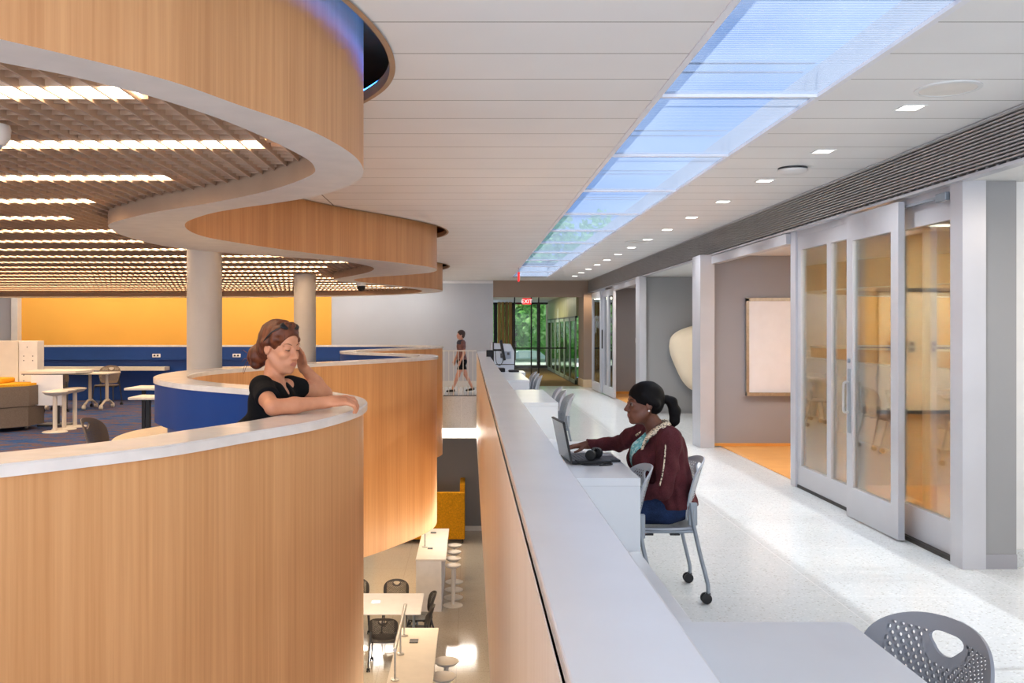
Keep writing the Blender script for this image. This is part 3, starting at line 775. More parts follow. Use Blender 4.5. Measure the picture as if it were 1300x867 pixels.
for k, (x, y, lab) in enumerate(((-2.89, 9.85, 'nearer round column under the wave soffit'), (-2.82, 15.45, 'further round column behind the leaning woman'))):
    mb = MB(); mb.lathe([(0.185, 0.0), (0.185, 2.572)], (0, 0, 0), 40)
    o = mb.build('column', MAT['colwhite'], None, 40, (x, y, 0)); tag(o, lab, 'column', kind='structure')

# ------------------------------------------------------------------ white counter wall with desks
CZ = 1.092
cw = thing('balcony_counter', 'long white solid-surface counter wall beside the void with pale maple outer face', 'counter', (0, 0, 0))
mb = MB(); mb.box(0.150, 0.175, -3.3, 22.0, -1.0, CZ - 0.03); mb.build('maple_face', MAT['maple'], cw)
mb = MB(); mb.box(0.175, 0.385, -3.3, 22.0, 0.0, CZ - 0.03); mb.build('core', MAT['solid'], cw)
mb = MB(); mb.rbox(0.158, 0.398, -3.3, 22.03, CZ - 0.03, CZ, 0.005); mb.build('top_slab', MAT['solid'], cw)
mb = MB(); mb.box(0.153, 0.158, -3.3, 22.03, CZ - 0.036, CZ - 0.03); mb.build('shadow_trim', MAT['darkgrey'], cw)
for (a, b) in ((2.55, 5.0), (6.7, 10.12), (12.35, 14.55)):
    mb = MB(); mb.rbox(0.385, 0.935, a, b, 0.0, 0.42, 0.006); mb.build('bench', MAT['solid'], cw)
DESKS = [(0.2, 2.52, 1.055, 'white work surface with the dark grey chair tucked under it, nearest the camera', 0.835), (5.02, 6.66, 0.945, 'white desk where the seated woman uses her laptop', 0.82),
         (10.15, 12.3, 0.985, 'white desk beyond the seated woman with three grey chairs', 0.82), (14.6, 17.0, 0.955, 'white desk before the kiosk computer with three grey chairs', 0.82)]
for (y0, y1, xr, lab, z) in DESKS:
    o = thing('desk', lab, 'desk', (0.39, y0, 0), 0, 'white desks along the counter')
    mb = MB(); mb.rbox(0.0, xr - 0.39, 0, y1 - y0, z - 0.045, z, 0.004); mb.build('top', MAT['solid'], o)
    mb = MB(); mb.box(0.0, xr - 0.392, 0.002, 0.045, 0.0, z - 0.045); mb.build('side_panel', MAT['solid'], o)
    mb = MB(); mb.box(0.0, xr - 0.392, y1 - y0 - 0.045, y1 - y0 - 0.002, 0.0, z - 0.045); mb.build('side_panel', MAT['solid'], o)
o = thing('kiosk_table', 'small white table carrying the computer at the far end of the counter', 'table', (0.45, 17.55, 0))
mb = MB(); mb.rbox(0, 0.62, 0, 0.8, 0.70, 0.80, 0.005); mb.build('top', MAT['solid'], o)
for (x, y) in ((0.02, 0.02), (0.55, 0.02), (0.02, 0.73), (0.55, 0.73)):
    mb = MB(); mb.box(x, x + 0.05, y, y + 0.05, 0, 0.70); mb.build('leg', MAT['alu'], o)
# kiosk computer: pole, monitor edge-on, dark box, keyboard
k = thing('kiosk_computer', 'black monitor on a pole with a box behind, seen edge-on above the far counter', 'computer', (0.62, 18.05, 0.80))
mb = MB(); mb.lathe([(0.09, 0), (0.09, 0.015), (0.018, 0.022)], (-0.16, 0, 0), 20); mb.tube([(-0.16, 0, 0.01), (-0.16, 0, 0.58)], 0.014, 10); mb.build('pole', MAT['dkmetal'], k, 50)
mb = MB(); mb.rbox(-0.30, -0.17, -0.12, 0.12, 0.22, 0.42, 0.01); mb.build('thin_client', MAT['black'], k)
mb = MB(); R = Matrix.Rotation(0.22, 3, 'Y').inverted(); mb.box(0.0, 0.045, -0.24, 0.24, 0.22, 0.62, Matrix.Rotation(-0.18, 3, 'Y')); mb.build('monitor', MAT['black'], k)
mb = MB(); mb.tube([(-0.16, 0, 0.42), (0.0, 0, 0.42)], 0.02, 8); mb.build('bracket', MAT['black'], k)
mb = MB(); mb.tube(catmull([(-0.12, 0, 0.42), (-0.10, 0, 0.18), (-0.03, 0, 0.12), (0.03, 0, 0.2), (0.02, 0, 0.3)], 6), 0.007, 6); mb.build('cable', MAT['black'], k)
for (x, w, h, nm, lab) in ((0.55, 0.20, 0.075, 'card_reader', 'black desktop device under the kiosk monitor'), (0.82, 0.20, 0.035, 'keyboard', 'small black keyboard beside the kiosk device')):
    o = thing(nm, lab, nm.replace('_', ' '), (x + 0.03, 17.75, 0.80))
    mb = MB(); mb.rbox(-w / 2, w / 2, -0.14, 0.14, 0, h, 0.012); mb.build('case', MAT['black'], o)
    mb = MB()
    for i in range(6):
        for j in range(4): mb.box(-w / 2 + 0.015 + i * (w - 0.03) / 6, -w / 2 + 0.01 + (i + 0.8) * (w - 0.03) / 6, -0.12 + j * 0.06, -0.07 + j * 0.06, h, h + 0.006)
    mb.build('keys', MAT['darkgrey'], o)
cp = thing('copier', 'pale blue-grey photocopier standing at the far end of the counter', 'photocopier', (0.74, 20.1, 0))
mb = MB(); mb.prism([(0, 0)], 0, 0) if False else None
pts = [(-0.28, 0.0), (0.235, 0.0), (0.235, 1.14), (0.16, 1.30), (-0.28, 1.32)]
bmx = MB(); f0 = [bmx.bm.verts.new((x, 0, z)) for x, z in pts]; f1 = [bmx.bm.verts.new((x, 0.6, z)) for x, z in pts]
bmx.face(f0); bmx.face(f1[::-1])
for i in range(5): bmx.face([f0[i], f1[i], f1[(i + 1) % 5], f0[(i + 1) % 5]])
bmx.build('body', MAT['copier'], cp)
mb = MB(); mb.box(-0.282, 0.237, -0.006, 0.0, 0.845, 0.86); mb.build('seam', MAT['black'], cp)
mb = MB(); mb.rbox(-0.05, 0.16, -0.012, 0.0, 0.98, 1.14, 0.004); mb.build('control_panel', MAT['copierdark'], cp)
mb = MB(); mb.rbox(0.08, 0.13, -0.02, -0.01, 1.06, 1.12, 0.003); mb.rbox(-0.07, -0.01, -0.02, -0.005, 1.0, 1.1, 0.003); mb.build('button', MAT['dkmetal'], cp)
mb = MB()
for i in range(3): mb.box(-0.26, 0.215, -0.014, 0.0, 0.10 + i * 0.24, 0.30 + i * 0.24)
mb.build('paper_tray', MAT['copier'], cp)

# ------------------------------------------------------------------ perforated stacking chairs
def apply_bool(o, cutter):
    m = o.modifiers.new('b', 'BOOLEAN'); m.operation = 'DIFFERENCE'; m.object = cutter; m.solver = 'EXACT'
    dg = bpy.context.evaluated_depsgraph_get(); ev = o.evaluated_get(dg)
    me = bpy.data.meshes.new_from_object(ev); o.modifiers.clear(); old = o.data; o.data = me
    bpy.data.meshes.remove(old)
def back_x(y, z): return -0.195 - 0.26 * (z - 0.5) - 0.05 * max(0, (z - 0.72)) + 1.55 * y * y
CH = {}
def chair_meshes():
    # backrest shell
    b = bmesh.new(); NU, NV = 32, 40; W = 0.228
    grid = []
    for j in range(NV + 1):
        v = 1 - (1 - j / NV) ** 1.9; row = []
        zt = 0.485 + 0.365 * v
        w = W * (0.80 + 0.20 * min(1, v / 0.45) ** 0.8)
        if v > 0.62: w *= max(0.0, 1 - ((v - 0.62) / 0.38) ** 2.6) ** 0.42
        if v < 0.12: w *= 0.9 + 0.1 * (v / 0.12)
        w = max(w, 0.03)
        for i in range(NU + 1):
            y = w * (2 * i / NU - 1); zz = zt - (0.012 * (1 - (2 * i / NU - 1) ** 2) if j == 0 else 0)
            row.append((y, zz))
        grid.append(row)
    lay = [[b.verts.new((back_x(y, z), y, z)) for y, z in row] for row in grid]
    for j in range(NV):
        for i in range(NU): b.faces.new((lay[j][i], lay[j][i + 1], lay[j + 1][i + 1], lay[j + 1][i]))
    bmesh.ops.recalc_face_normals(b, faces=list(b.faces))
    bmesh.ops.solidify(b, geom=list(b.faces), thickness=0.009)
    bmesh.ops.recalc_face_normals(b, faces=list(b.faces))
    me = bpy.data.meshes.new('backrest'); b.to_mesh(me); b.free()
    o = bpy.data.objects.new('tmp_back', me); COL.objects.link(o)
    c = MB(); pts = []
    for k in range(28):
        a = 2 * PI * k / 28; r = 1 + 0.13 * math.cos(3 * (a + PI / 2)); pts.append((0.056 * r * math.cos(a), 0.786 + 0.030 * r * math.sin(a)))
    lo = [c.bm.verts.new((-0.5, y, z)) for y, z in pts]; hi = [c.bm.verts.new((0.1, y, z)) for y, z in pts]
    c.face(lo[::-1]); c.face(hi)
    for i in range(28): c.face([lo[i], lo[(i + 1) % 28], hi[(i + 1) % 28], hi[i]])
    cut = c.build('tmp_cut', [])
    apply_bool(o, cut)
    me = o.data; bpy.data.objects.remove(o); bpy.data.objects.remove(cut)
    me.polygons.foreach_set('use_smooth', [True] * len(me.polygons)); me.set_sharp_from_angle(angle=math.radians(50))
    me.name = 'backrest'; CH['back'] = me
    # seat
    b = bmesh.new(); NS = 22; lay = []
    for j in range(NS + 1):
        row = []
        for i in range(NS + 1):
            u, v = 2 * i / NS - 1, 2 * j / NS - 1
            k = math.sqrt(max(0, 1 - 0.5 * v * v)); k2 = math.sqrt(max(0, 1 - 0.5 * u * u))
            x = 0.215 * (u * (0.45 + 0.55 * k)); y = 0.225 * (v * (0.45 + 0.55 * k2))
            z = 0.452 - 0.016 * (1 - u * u) * (1 - v * v) - 0.03 * max(0, u - 0.6) ** 1.5
            row.append(b.verts.new((x, y, z)))
        lay.append(row)
    for j in range(NS):
        for i in range(NS): b.faces.new((lay[j][i], lay[j][i + 1], lay[j + 1][i + 1], lay[j + 1][i]))
    bmesh.ops.recalc_face_normals(b, faces=list(b.faces)); bmesh.ops.solidify(b, geom=list(b.faces), thickness=0.014)
    bmesh.ops.recalc_face_normals(b, faces=list(b.faces))
    me = bpy.data.meshes.new('seat'); b.to_mesh(me); b.free(); me.polygons.foreach_set('use_smooth', [True] * len(me.polygons)); me.set_sharp_from_angle(angle=math.radians(50))
    CH['seat'] = me
chair_meshes()
def mesh_with(me, mat):
    m = me.copy(); m.materials.clear(); m.materials.append(mat); return m
def make_chair(style, metal, label, group, loc, rz):
    o = thing('stacking_chair', label, 'chair', loc, rz, group)
    link('backrest', mesh_with(CH['back'], MAT['perf_' + style]), o)
    link('seat', mesh_with(CH['seat'], MAT['seat_' + style]), o)
    for s in (-1, 1):
        for (nm, pts) in (('leg', [(-0.165, 0.198 * s, 0.60), (-0.180, 0.206 * s, 0.47), (-0.215, 0.215 * s, 0.30), (-0.255, 0.225 * s, 0.14), (-0.262, 0.226 * s, 0.10), (-0.262, 0.226 * s, 0.062)]),
                          ('leg', [(0.10, 0.195 * s, 0.425), (0.15, 0.200 * s, 0.42), (0.172, 0.206 * s, 0.36), (0.205, 0.222 * s, 0.14), (0.212, 0.224 * s, 0.10), (0.212, 0.224 * s, 0.062)])):
            mb = MB(); mb.tube(catmull(pts, 4), 0.0125, 10); lg = mb.build(nm, MAT[metal], o, 60)
            x, y = pts[-1][0], pts[-1][1]
            mb = MB()
            for d in (-0.017, 0.017): mb.lathe([(0.010, -0.009), (0.030, -0.008), (0.032, 0.0), (0.030, 0.008), (0.010, 0.009)], (x + 0.012, y + d, 0.033), 20, 'y')
            mb.box(x - 0.012, x + 0.016, y - 0.01, y + 0.01, 0.03, 0.066)
            mb.build('caster', MAT['black'], lg, 40)
        mb = MB(); mb.tube([(-0.185, 0.203 * s, 0.428), (0.12, 0.196 * s, 0.424)], 0.011, 8); mb.build('side_rail', MAT[metal], o, 60)
        for x_ in (0.06, -0.10):
            mb = MB(); mb.rbox(x_, x_ + 0.06, 0.186 * s - 0.015, 0.186 * s + 0.015, 0.402, 0.414, 0.003); mb.build('stacking_pad', MAT['black'], o)
        mb = MB(); mb.rbox(-0.205, -0.15, 0.19 * s - 0.012, 0.19 * s + 0.014, 0.46, 0.60, 0.008); mb.build('back_bracket', MAT[metal], o)
    mb = MB(); mb.tube([(-0.10, -0.2, 0.420), (-0.10, 0.2, 0.420)], 0.010, 8); mb.tube([(0.10, -0.196, 0.420), (0.10, 0.196, 0.420)], 0.010, 8); mb.build('cross_bar', MAT[metal], o, 60)
    return o
PROTO = {}
def chair(style, metal, label, group, loc, rz):
    if style not in PROTO:
        PROTO[style] = make_chair(style, metal, label, group, loc, rz); return PROTO[style]
    c = copy_tree(PROTO[style]); c.location = loc; c.rotation_euler = (0, 0, rz); c['label'] = label; c['group'] = group; return c
G1 = 'grey perforated chairs along the white desks'
chair('light', 'greymetal', 'pale grey perforated chair the seated woman sits on', G1, (1.165, 5.66, 0), PI)
chair('light', 'greymetal', 'pale grey perforated chair tucked under the desk in front of the seated woman', G1, (0.775, 5.31, 0), PI + 0.05)
for k, y in enumerate((11.1, 11.75, 12.45)):
    chair('light', 'greymetal', f'{["nearest", "middle", "furthest"][k]} of three pale grey chairs at the desk beyond the seated woman', G1, (0.965 + (0.02, 0.0, 0.01)[k], y, 0), PI + (0.05, 0, -0.04)[k])
for k, y in enumerate((15.45, 16.1, 16.75)):
    chair('light', 'greymetal', f'{["nearest", "middle", "furthest"][k]} of three pale grey chairs at the desk before the kiosk computer', G1, (0.94, y, 0), PI)
chair('slate', 'dkmetal', 'slate grey perforated chair at the desk nearest the camera', G1, (1.055, 2.405, 0), PI + 0.30)

# ------------------------------------------------------------------ carpeted study area on the balcony
def stool(loc, label, group, h=0.65, sr=0.19, br=0.19, mat='offwhite'):
    o = thing('stool', label, 'stool', loc, 0, group)
    mb = MB(); mb.lathe([(0.05, h - 0.075), (sr * 0.75, h - 0.05), (sr, h - 0.012), (sr * 0.99, h - 0.002), (sr * 0.7, h + 0.008), (0.01, h + 0.012)], (0, 0, 0), 28); mb.build('seat', MAT[mat], o, 50)
    mb = MB(); mb.lathe([(0.034, 0.02), (0.034, h - 0.06)], (0, 0, 0), 16); mb.build('post', MAT[mat], o, 50)
    mb = MB(); mb.lathe([(br, 0), (br, 0.010), (br * 0.9, 0.018), (0.04, 0.026)], (0, 0, 0), 32); mb.build('base', MAT[mat], o, 40)
    return o
for k, (u, y) in enumerate(((69.8, 14.42), (81.5, 14.82), (95.0, 15.22))):
    stool(((u - 597) * y / F, y, 0), f'{["nearest", "middle", "furthest"][k]} of three cream pedestal stools before the media table on the carpet', 'cream stools at the media table')
# media table with hanging pale screen
mt = thing('media_table', 'cream media table with a pale hanging modesty sheet behind three stools', 'table', (-7.0, 15.3, 0))
mb = MB(); out = [(-0.45, -0.30), (0.10, -0.36), (0.42, -0.2), (0.52, 0.1), (0.45, 0.45), (0.1, 0.62), (-0.45, 0.62)]
mb.prism(out, 0.90, 0.94); mb.build('top', MAT['offwhite'], mt)
mb = MB(); mb.prism([(p[0] * 0.97, p[1] * 0.97) for p in out], 0.885, 0.90); mb.build('edge_band', MAT['dkmetal'], mt)
mb = MB(); p0 = [(-0.30, -0.31), (0.12, -0.34)]
mb.box(-0.25, 0.27, -0.345, -0.335, 0.38, 0.885); mb.build('modesty_sheet', MAT['paperwhite'], mt)
mb = MB(); mb.tube([(-0.05, 0.15, 0.0), (-0.05, 0.15, 0.885)], 0.05, 14); mb.rbox(-0.3, 0.2, -0.05, 0.35, 0, 0.03, 0.008); mb.build('leg', MAT['dkmetal'], mt, 50)
# grey lounge booth
bo = thing('lounge_booth', 'taupe upholstered lounge booth with a yellow seat edge at the carpet side', 'sofa', (-7.95, 14.6, 0))
hexa = lambda s, dx=0: [(-1.6 * s, -0.45 * s), (0.42 * s + dx, -0.45 * s), (0.80 * s + dx, 0.05 * s), (0.80 * s + dx, 0.6 * s), (-1.6 * s, 0.6 * s)]
mb = MB(); mb.prism(hexa(1.0), 0.07, 0.385); mb.build('lower_base', MAT['greyfabric'], bo)
mb = MB(); mb.prism(hexa(1.02), 0.395, 0.72); mb.build('upper_back', MAT['greyfabric'], bo)
mb = MB(); mb.prism(hexa(0.99), 0.72, 0.755); mb.build('yellow_edge', MAT['yellowfabric'], bo)
mb = MB(); mb.rbox(-1.5, 0.35, 0.1, 0.55, 0.755, 0.84, 0.03); mb.build('yellow_cushion', MAT['yellowfabric'], bo)
for (x, y) in ((0.3, -0.35), (-1.3, -0.35), (0.6, 0.4), (-1.3, 0.45)):
    mb = MB(); mb.lathe([(0.025, 0), (0.03, 0.07)], (x, y, 0), 12); mb.build('foot', MAT['steel'], bo, 50)
# media wall tower
tw = thing('media_tower', 'cream two-panel media tower with bolt holes behind the lounge booth', 'cabinet', (-8.05, 16.1, 0))
mb = MB(); mb.rbox(-1.6, 0.02, -0.02, 0.25, 0.0, 1.43, 0.008); mb.build('front_panel', MAT['offwhite'], tw)
mb = MB(); mb.rbox(0.03, 0.36, -0.01, 0.25, 0.0, 1.43, 0.008); mb.build('side_panel', MAT['rim'], tw)
mb = MB()
for (x, z) in ((0.18, 1.32), (0.12, 1.16), (0.28, 1.16), (0.12, 1.08), (0.28, 1.08), (0.12, 0.82), (0.28, 0.82), (0.12, 0.72), (0.28, 0.72)): mb.lathe([(0.010, -0.002), (0.010, 0.003)], (x, -0.012, z), 10, 'y')
mb.build('bolt', MAT['dkmetal'], tw)
mb = MB(); mb.box(-1.6, 0.38, -0.32, -0.02, 0.66, 0.70); mb.build('ledge', MAT['offwhite'], tw)
# caster table and chairs at the far blue wall
ct = thing('caster_table', 'pale flip-top table on casters before the far blue wall', 'table', (-7.9, 18.7, 0))
mb = MB(); mb.rbox(-0.9, 0.55, -0.36, 0.36, 0.715, 0.745, 0.01); mb.build('top', MAT['offwhite'], ct)
for x in (-0.7, 0.05, 0.40):
    mb = MB(); mb.tube([(x, 0, 0.715), (x, 0, 0.16)], 0.035, 10); mb.tube([(x, -0.3, 0.08), (x, -0.1, 0.17), (x, 0.1, 0.17), (x, 0.3, 0.08)], 0.024, 8)
    lg = mb.build('leg', MAT['colwhite'], ct, 60)
    mb = MB()
    for y in (-0.3, 0.3): mb.lathe([(0.015, -0.03), (0.045, -0.026), (0.045, 0.026), (0.015, 0.03)], (x, y, 0.046), 14, 'x')
    mb.build('caster', MAT['offwhite'], lg, 40)
GB = 'taupe chairs on the blue carpet'
chair('brown', 'dkmetal', 'taupe chair standing in front of the caster table by the blue wall', GB, (-8.2, 18.1, 0), PI / 2 + 0.1)
chair('brown', 'dkmetal', 'taupe chair behind the caster table against the blue wall', GB, (-7.75, 19.3, 0), -PI / 2)
chair('brown', 'dkmetal', 'taupe chair at the curved beech worktop inside the balcony', GB, (-3.17, 8.1, 0), 0.0)
chair('brown', 'dkmetal', 'taupe chair pulled up to the two small tables near the round column', GB, (-4.08, 12.75, 0), PI)
for k, (x0, x1, y0, y1, lab) in enumerate(((-5.26, -4.5, 13.75, 14.45, 'further small pale table on black legs near the round column'), (-4.5, -3.9, 11.9, 12.42, 'nearer small pale table on black legs near the round column'))):
    o = thing('small_table', lab, 'table', (x0, y0, 0), 0, 'small tables near the round column')
    mb = MB(); mb.rbox(0, x1 - x0, 0, y1 - y0, 0.71, 0.745, 0.008); mb.build('top', MAT['offwhite'], o)
    for x in (0.18, x1 - x0 - 0.12):
        mb = MB(); mb.box(x - 0.025, x + 0.025, (y1 - y0) / 2 - 0.03, (y1 - y0) / 2 + 0.03, 0.03, 0.71); mb.rbox(x - 0.05, x + 0.05, 0.04, y1 - y0 - 0.04, 0, 0.03, 0.006); mb.build('leg', MAT['black'], o)

# ------------------------------------------------------------------ bridge railing
rl = thing('bridge_railing', 'white balustrade across the bridge between wood parapet and white counter', 'railing', (-0.3, 22.12, 0))
mb = MB(); mb.box(-1.2, 0.45, -0.02, 0.02, 1.09, 1.12); mb.build('top_rail', MAT['white'], rl)
mb = MB(); mb.box(-1.2, 0.45, -0.025, 0.025, 0.0, 0.02); mb.build('bottom_rail', MAT['dkmetal'], rl)
for k in range(14):
    x = -1.16 + k * 0.117; mb = MB(); mb.box(x - 0.009, x + 0.009, -0.009, 0.009, 0.02, 1.09); mb.build('baluster', MAT['white'], rl)

# ------------------------------------------------------------------ lower floor
def bar(y0, y1, label):
    o = thing('bar_table', label, 'table', (-0.745, y0, Z_LOW), 0, 'white bar tables on the lower floor')
    L = y1 - y0
    mb = MB(); mb.rbox(-0.285, 0.285, 0, L, 0.955, 0.99, 0.005); mb.build('top', MAT['offwhite'], o)
    mb = MB(); mb.box(-0.28, 0.20, 0.01, L - 0.01, 0, 0.955); mb.build('base', MAT['rim'], o)
    mb = MB(); mb.rbox(-0.10, 0.02, L * 0.82, L * 0.86, 0.99, 1.002, 0.003); mb.rbox(-0.10, 0.0, L * 0.3, L * 0.34, 0.99, 1.002, 0.003); mb.build('power_unit', MAT['dkmetal'], o)
    return o
b1 = bar(17.1, 19.75, 'white bar table on the lower floor next to the row of four stools')
b2 = bar(9.6, 13.2, 'white bar table on the lower floor with a steel rail along its edge')
def rail(owner, x, y0, y1, z0, h):
    mb = MB(); mb.tube([(x, y0, z0 + h), (x, y1, z0 + h)], 0.024, 10); 
    o = mb.build('steel_rail', MAT['steel'], owner, 60)
    for y in (y0 + 0.04, (y0 + y1) / 2, y1 - 0.2):
        mb = MB(); mb.tube([(x, y, z0), (x, y, z0 + h)], 0.012, 8); mb.lathe([(0.05, z0), (0.05, z0 + 0.012), (0.012, z0 + 0.016)], (x, y, 0), 14); mb.build('rail_post', MAT['steel'], o, 60)
rail(b2, -0.19, 1.6, 3.45, 0.99, 0.38)
mb = MB(); mb.tube([(-0.16, 1.0, 0.99), (-0.16, 1.0, 1.3)], 0.012, 8); mb.lathe([(0.06, 0.99), (0.06, 1.0), (0.012, 1.006)], (-0.16, 1.0, 0), 14); mb.build('rail_post', MAT['steel'], b1, 60)
for k, (y) in enumerate((17.5, 18.02, 18.55, 19.12)):
    stool((-0.335, y, Z_LOW), f'{ORD[k]} white pedestal stool in the row beside the lower bar table', 'stools beside the lower bar tables', 0.79, 0.155, 0.19, 'offwhite')
for k, (y, x) in enumerate(((11.9, -0.36), (12.45, -0.33))):
    stool((x, y, Z_LOW), f'{["nearer", "further"][k]} white pedestal stool at the bar table with the steel rail', 'stools beside the lower bar tables', 0.79, 0.175, 0.19, 'offwhite')
lt = thing('meeting_table', 'white meeting table on the lower floor ringed by charcoal chairs', 'table', (-1.6, 15.2, Z_LOW))
mb = MB(); mb.rbox(-0.95, 0.80, -0.56, 0.58, 0.715, 0.74, 0.008); mb.build('top', MAT['paperwhite'], lt)
mb = MB(); mb.rbox(-0.06, 0.08, -0.02, 0.16, 0.74, 0.745, 0.002); mb.build('power_hatch', MAT['steel'], lt)
for (x, y) in ((-0.85, -0.45), (0.68, -0.45), (-0.85, 0.47), (0.68, 0.47)):
    mb = MB(); mb.tube([(x, y, 0.715), (x, y, 0.05)], 0.022, 10); lg = mb.build('leg', MAT['greymetal'], lt, 60)
    mb = MB(); mb.lathe([(0.01, -0.012), (0.026, -0.01), (0.026, 0.01), (0.01, 0.012)], (x, y, 0.026), 14, 'y'); mb.build('caster', MAT['black'], lg, 40)
GL = 'charcoal chairs around the lower meeting table'
chair('char', 'dkmetal', 'charcoal chair on the near side of the lower meeting table', GL, (-1.36, 14.35, Z_LOW), PI / 2)
chair('char', 'dkmetal', 'charcoal chair on the far side of the lower meeting table', GL, (-1.32, 16.0, Z_LOW), -PI / 2)
chair('char', 'dkmetal', 'nearer charcoal chair at the end of the lower meeting table beside the bar tables', GL, (-0.86, 14.75, Z_LOW), PI - 0.1)
chair('char', 'dkmetal', 'further charcoal chair at the end of the lower meeting table beside the bar tables', GL, (-0.86, 15.45, Z_LOW), PI + 0.1)
chair('char', 'dkmetal', 'charcoal chair half hidden by the wood parapet beyond the lower meeting table', GL, (-2.02, 16.05, Z_LOW), -PI / 2 + 0.1)
chair('char', 'dkmetal', 'charcoal chair half hidden by the wood parapet on the near side of the lower table', GL, (-2.05, 14.3, Z_LOW), PI / 2)
mbth = thing('booth_seat', 'mustard upholstered high-back booth at the far end of the lower floor', 'sofa', (-1.1, 22.6, Z_LOW))
mb = MB(); mb.rbox(-1.3, 0.96, -0.06, 0.06, 0.10, 1.27, 0.02); mb.build('back_panel', MAT['mustard'], mbth)
mb = MB(); mb.rbox(0.84, 0.965, 0.06, 1.0, 0.10, 1.47, 0.02); mb.build('side_panel', MAT['mustard'], mbth)
mb = MB(); mb.rbox(-1.3, 0.84, 0.06, 0.7, 0.25, 0.45, 0.03); mb.build('seat_cushion', MAT['mustard'], mbth)
for (x, y) in ((-1.2, 0.0), (0.9, 0.0), (-1.2, 0.6), (0.9, 0.9)):
    mb = MB(); mb.lathe([(0.02, 0), (0.02, 0.11)], (x, y, 0), 10); mb.build('foot', MAT['black'], mbth, 50)
for k, x in enumerate((-0.28, -2.3)):
    o = thing('bulkhead_light', ['bright linear light under the bridge beside the counter wall', 'bright linear light under the bridge behind the wood parapet'][k], 'light', (x, 22.55, -0.8), 0, 'linear lights under the bridge')
    mb = MB(); mb.box(-0.75, 0.46, 0.1, 0.2, -0.30, 0.02); mb.build('housing', MAT['white'], o)
    mb = MB(); mb.box(-0.73, 0.44, 0.085, 0.1, -0.27, -0.03); mb.build('lens', MAT['light_low'], o)

# ------------------------------------------------------------------ things on the seated woman's desk
lp = thing('laptop', 'open laptop with grey lid on the desk of the seated woman', 'laptop', (0.60, 5.68, 0.82), 0.10)
mb = MB(); mb.rbox(0.0, 0.25, -0.175, 0.175, 0.004, 0.024, 0.006); mb.build('base', MAT['black'], lp)
mb = MB(); Rl = Matrix.Rotation(-0.20, 3, 'Y'); mb.box(-0.008, 0.0, -0.175, 0.175, 0.022, 0.262, Rl, (0, 0, 0.022)); ld = mb.build('lid', plain('laptop lid', (128, 132, 138), 0.25, 0.4, 0.5, 0.02), lp)
mb = MB(); mb.box(0.0, 0.003, -0.160, 0.160, 0.035, 0.250, Rl, (0, 0, 0.022)); mb.build('screen', plain('laptop screen', (60, 66, 78), 0.2), ld)
mb = MB(); mb.box(-0.010, 0.004, -0.179, -0.172, 0.022, 0.266, Rl, (0, 0, 0.022)); mb.box(-0.010, 0.004, -0.179, 0.179, 0.258, 0.266, Rl, (0, 0, 0.022)); mb.build('edge', MAT['black'], ld)
mb = MB()
for i in range(5):
    for j in range(12): mb.box(0.03 + i * 0.024, 0.05 + i * 0.024, -0.15 + j * 0.025, -0.128 + j * 0.025, 0.024, 0.027)
mb.build('keys', MAT['darkgrey'], lp)
hp = thing('headphones', 'black headphones lying on the laptop of the seated woman', 'headphones', (0.765, 5.60, 0.842), 1.1); hp.scale = (0.85, 0.85, 0.85)
mb = MB(); mb.tube([(0.075 * math.cos(a), 0.0, 0.02 + 0.075 * math.sin(a) * 0.75) for a in [PI * k / 14 for k in range(15)]], 0.011, 8); mb.build('headband', MAT['black'], hp, 60)
for s in (-1, 1):
    mb = MB(); mb.lathe([(0.012, -0.022), (0.036, -0.018), (0.040, 0.0), (0.036, 0.02), (0.012, 0.026)], (s * 0.072, 0, 0.038), 18, 'x'); mb.build('ear_cup', MAT['black'], hp, 50)
cb = MB(); cb.tube(catmull([(0.64, 5.52, 0.845), (0.68, 5.49, 0.827), (0.74, 5.48, 0.826), (0.80, 5.50, 0.826), (0.84, 5.54, 0.83), (0.86, 5.5, 0.826), (0.78, 5.46, 0.826)], 6), 0.005, 6)
tag(cb.build('cable', MAT['black']), 'black headphone cable looped on the desk before the laptop', 'cable')
o = thing('notebook_device', 'flat black tablet lying beside the laptop near the desk edge', 'tablet', (0.865, 5.72, 0.82), 0.1)
mb = MB(); mb.rbox(-0.06, 0.06, -0.10, 0.10, 0.0, 0.014, 0.004); mb.build('case', MAT['black'], o)
mb = MB(); mb.box(-0.05, 0.05, -0.09, 0.09, 0.014, 0.0155); mb.build('screen', MAT['darkgrey'], o)
mb = MB(); mb.box(-0.11, 0.11, -0.15, 0.15, 0.0, 0.002, Matrix.Rotation(0.2, 3, 'Z')); o = mb.build('paper_sheet', MAT['paperwhite'], None, None, (0.80, 6.05, 0.8205)); tag(o, 'white paper sheet lying on the desk beyond the laptop', 'paper')

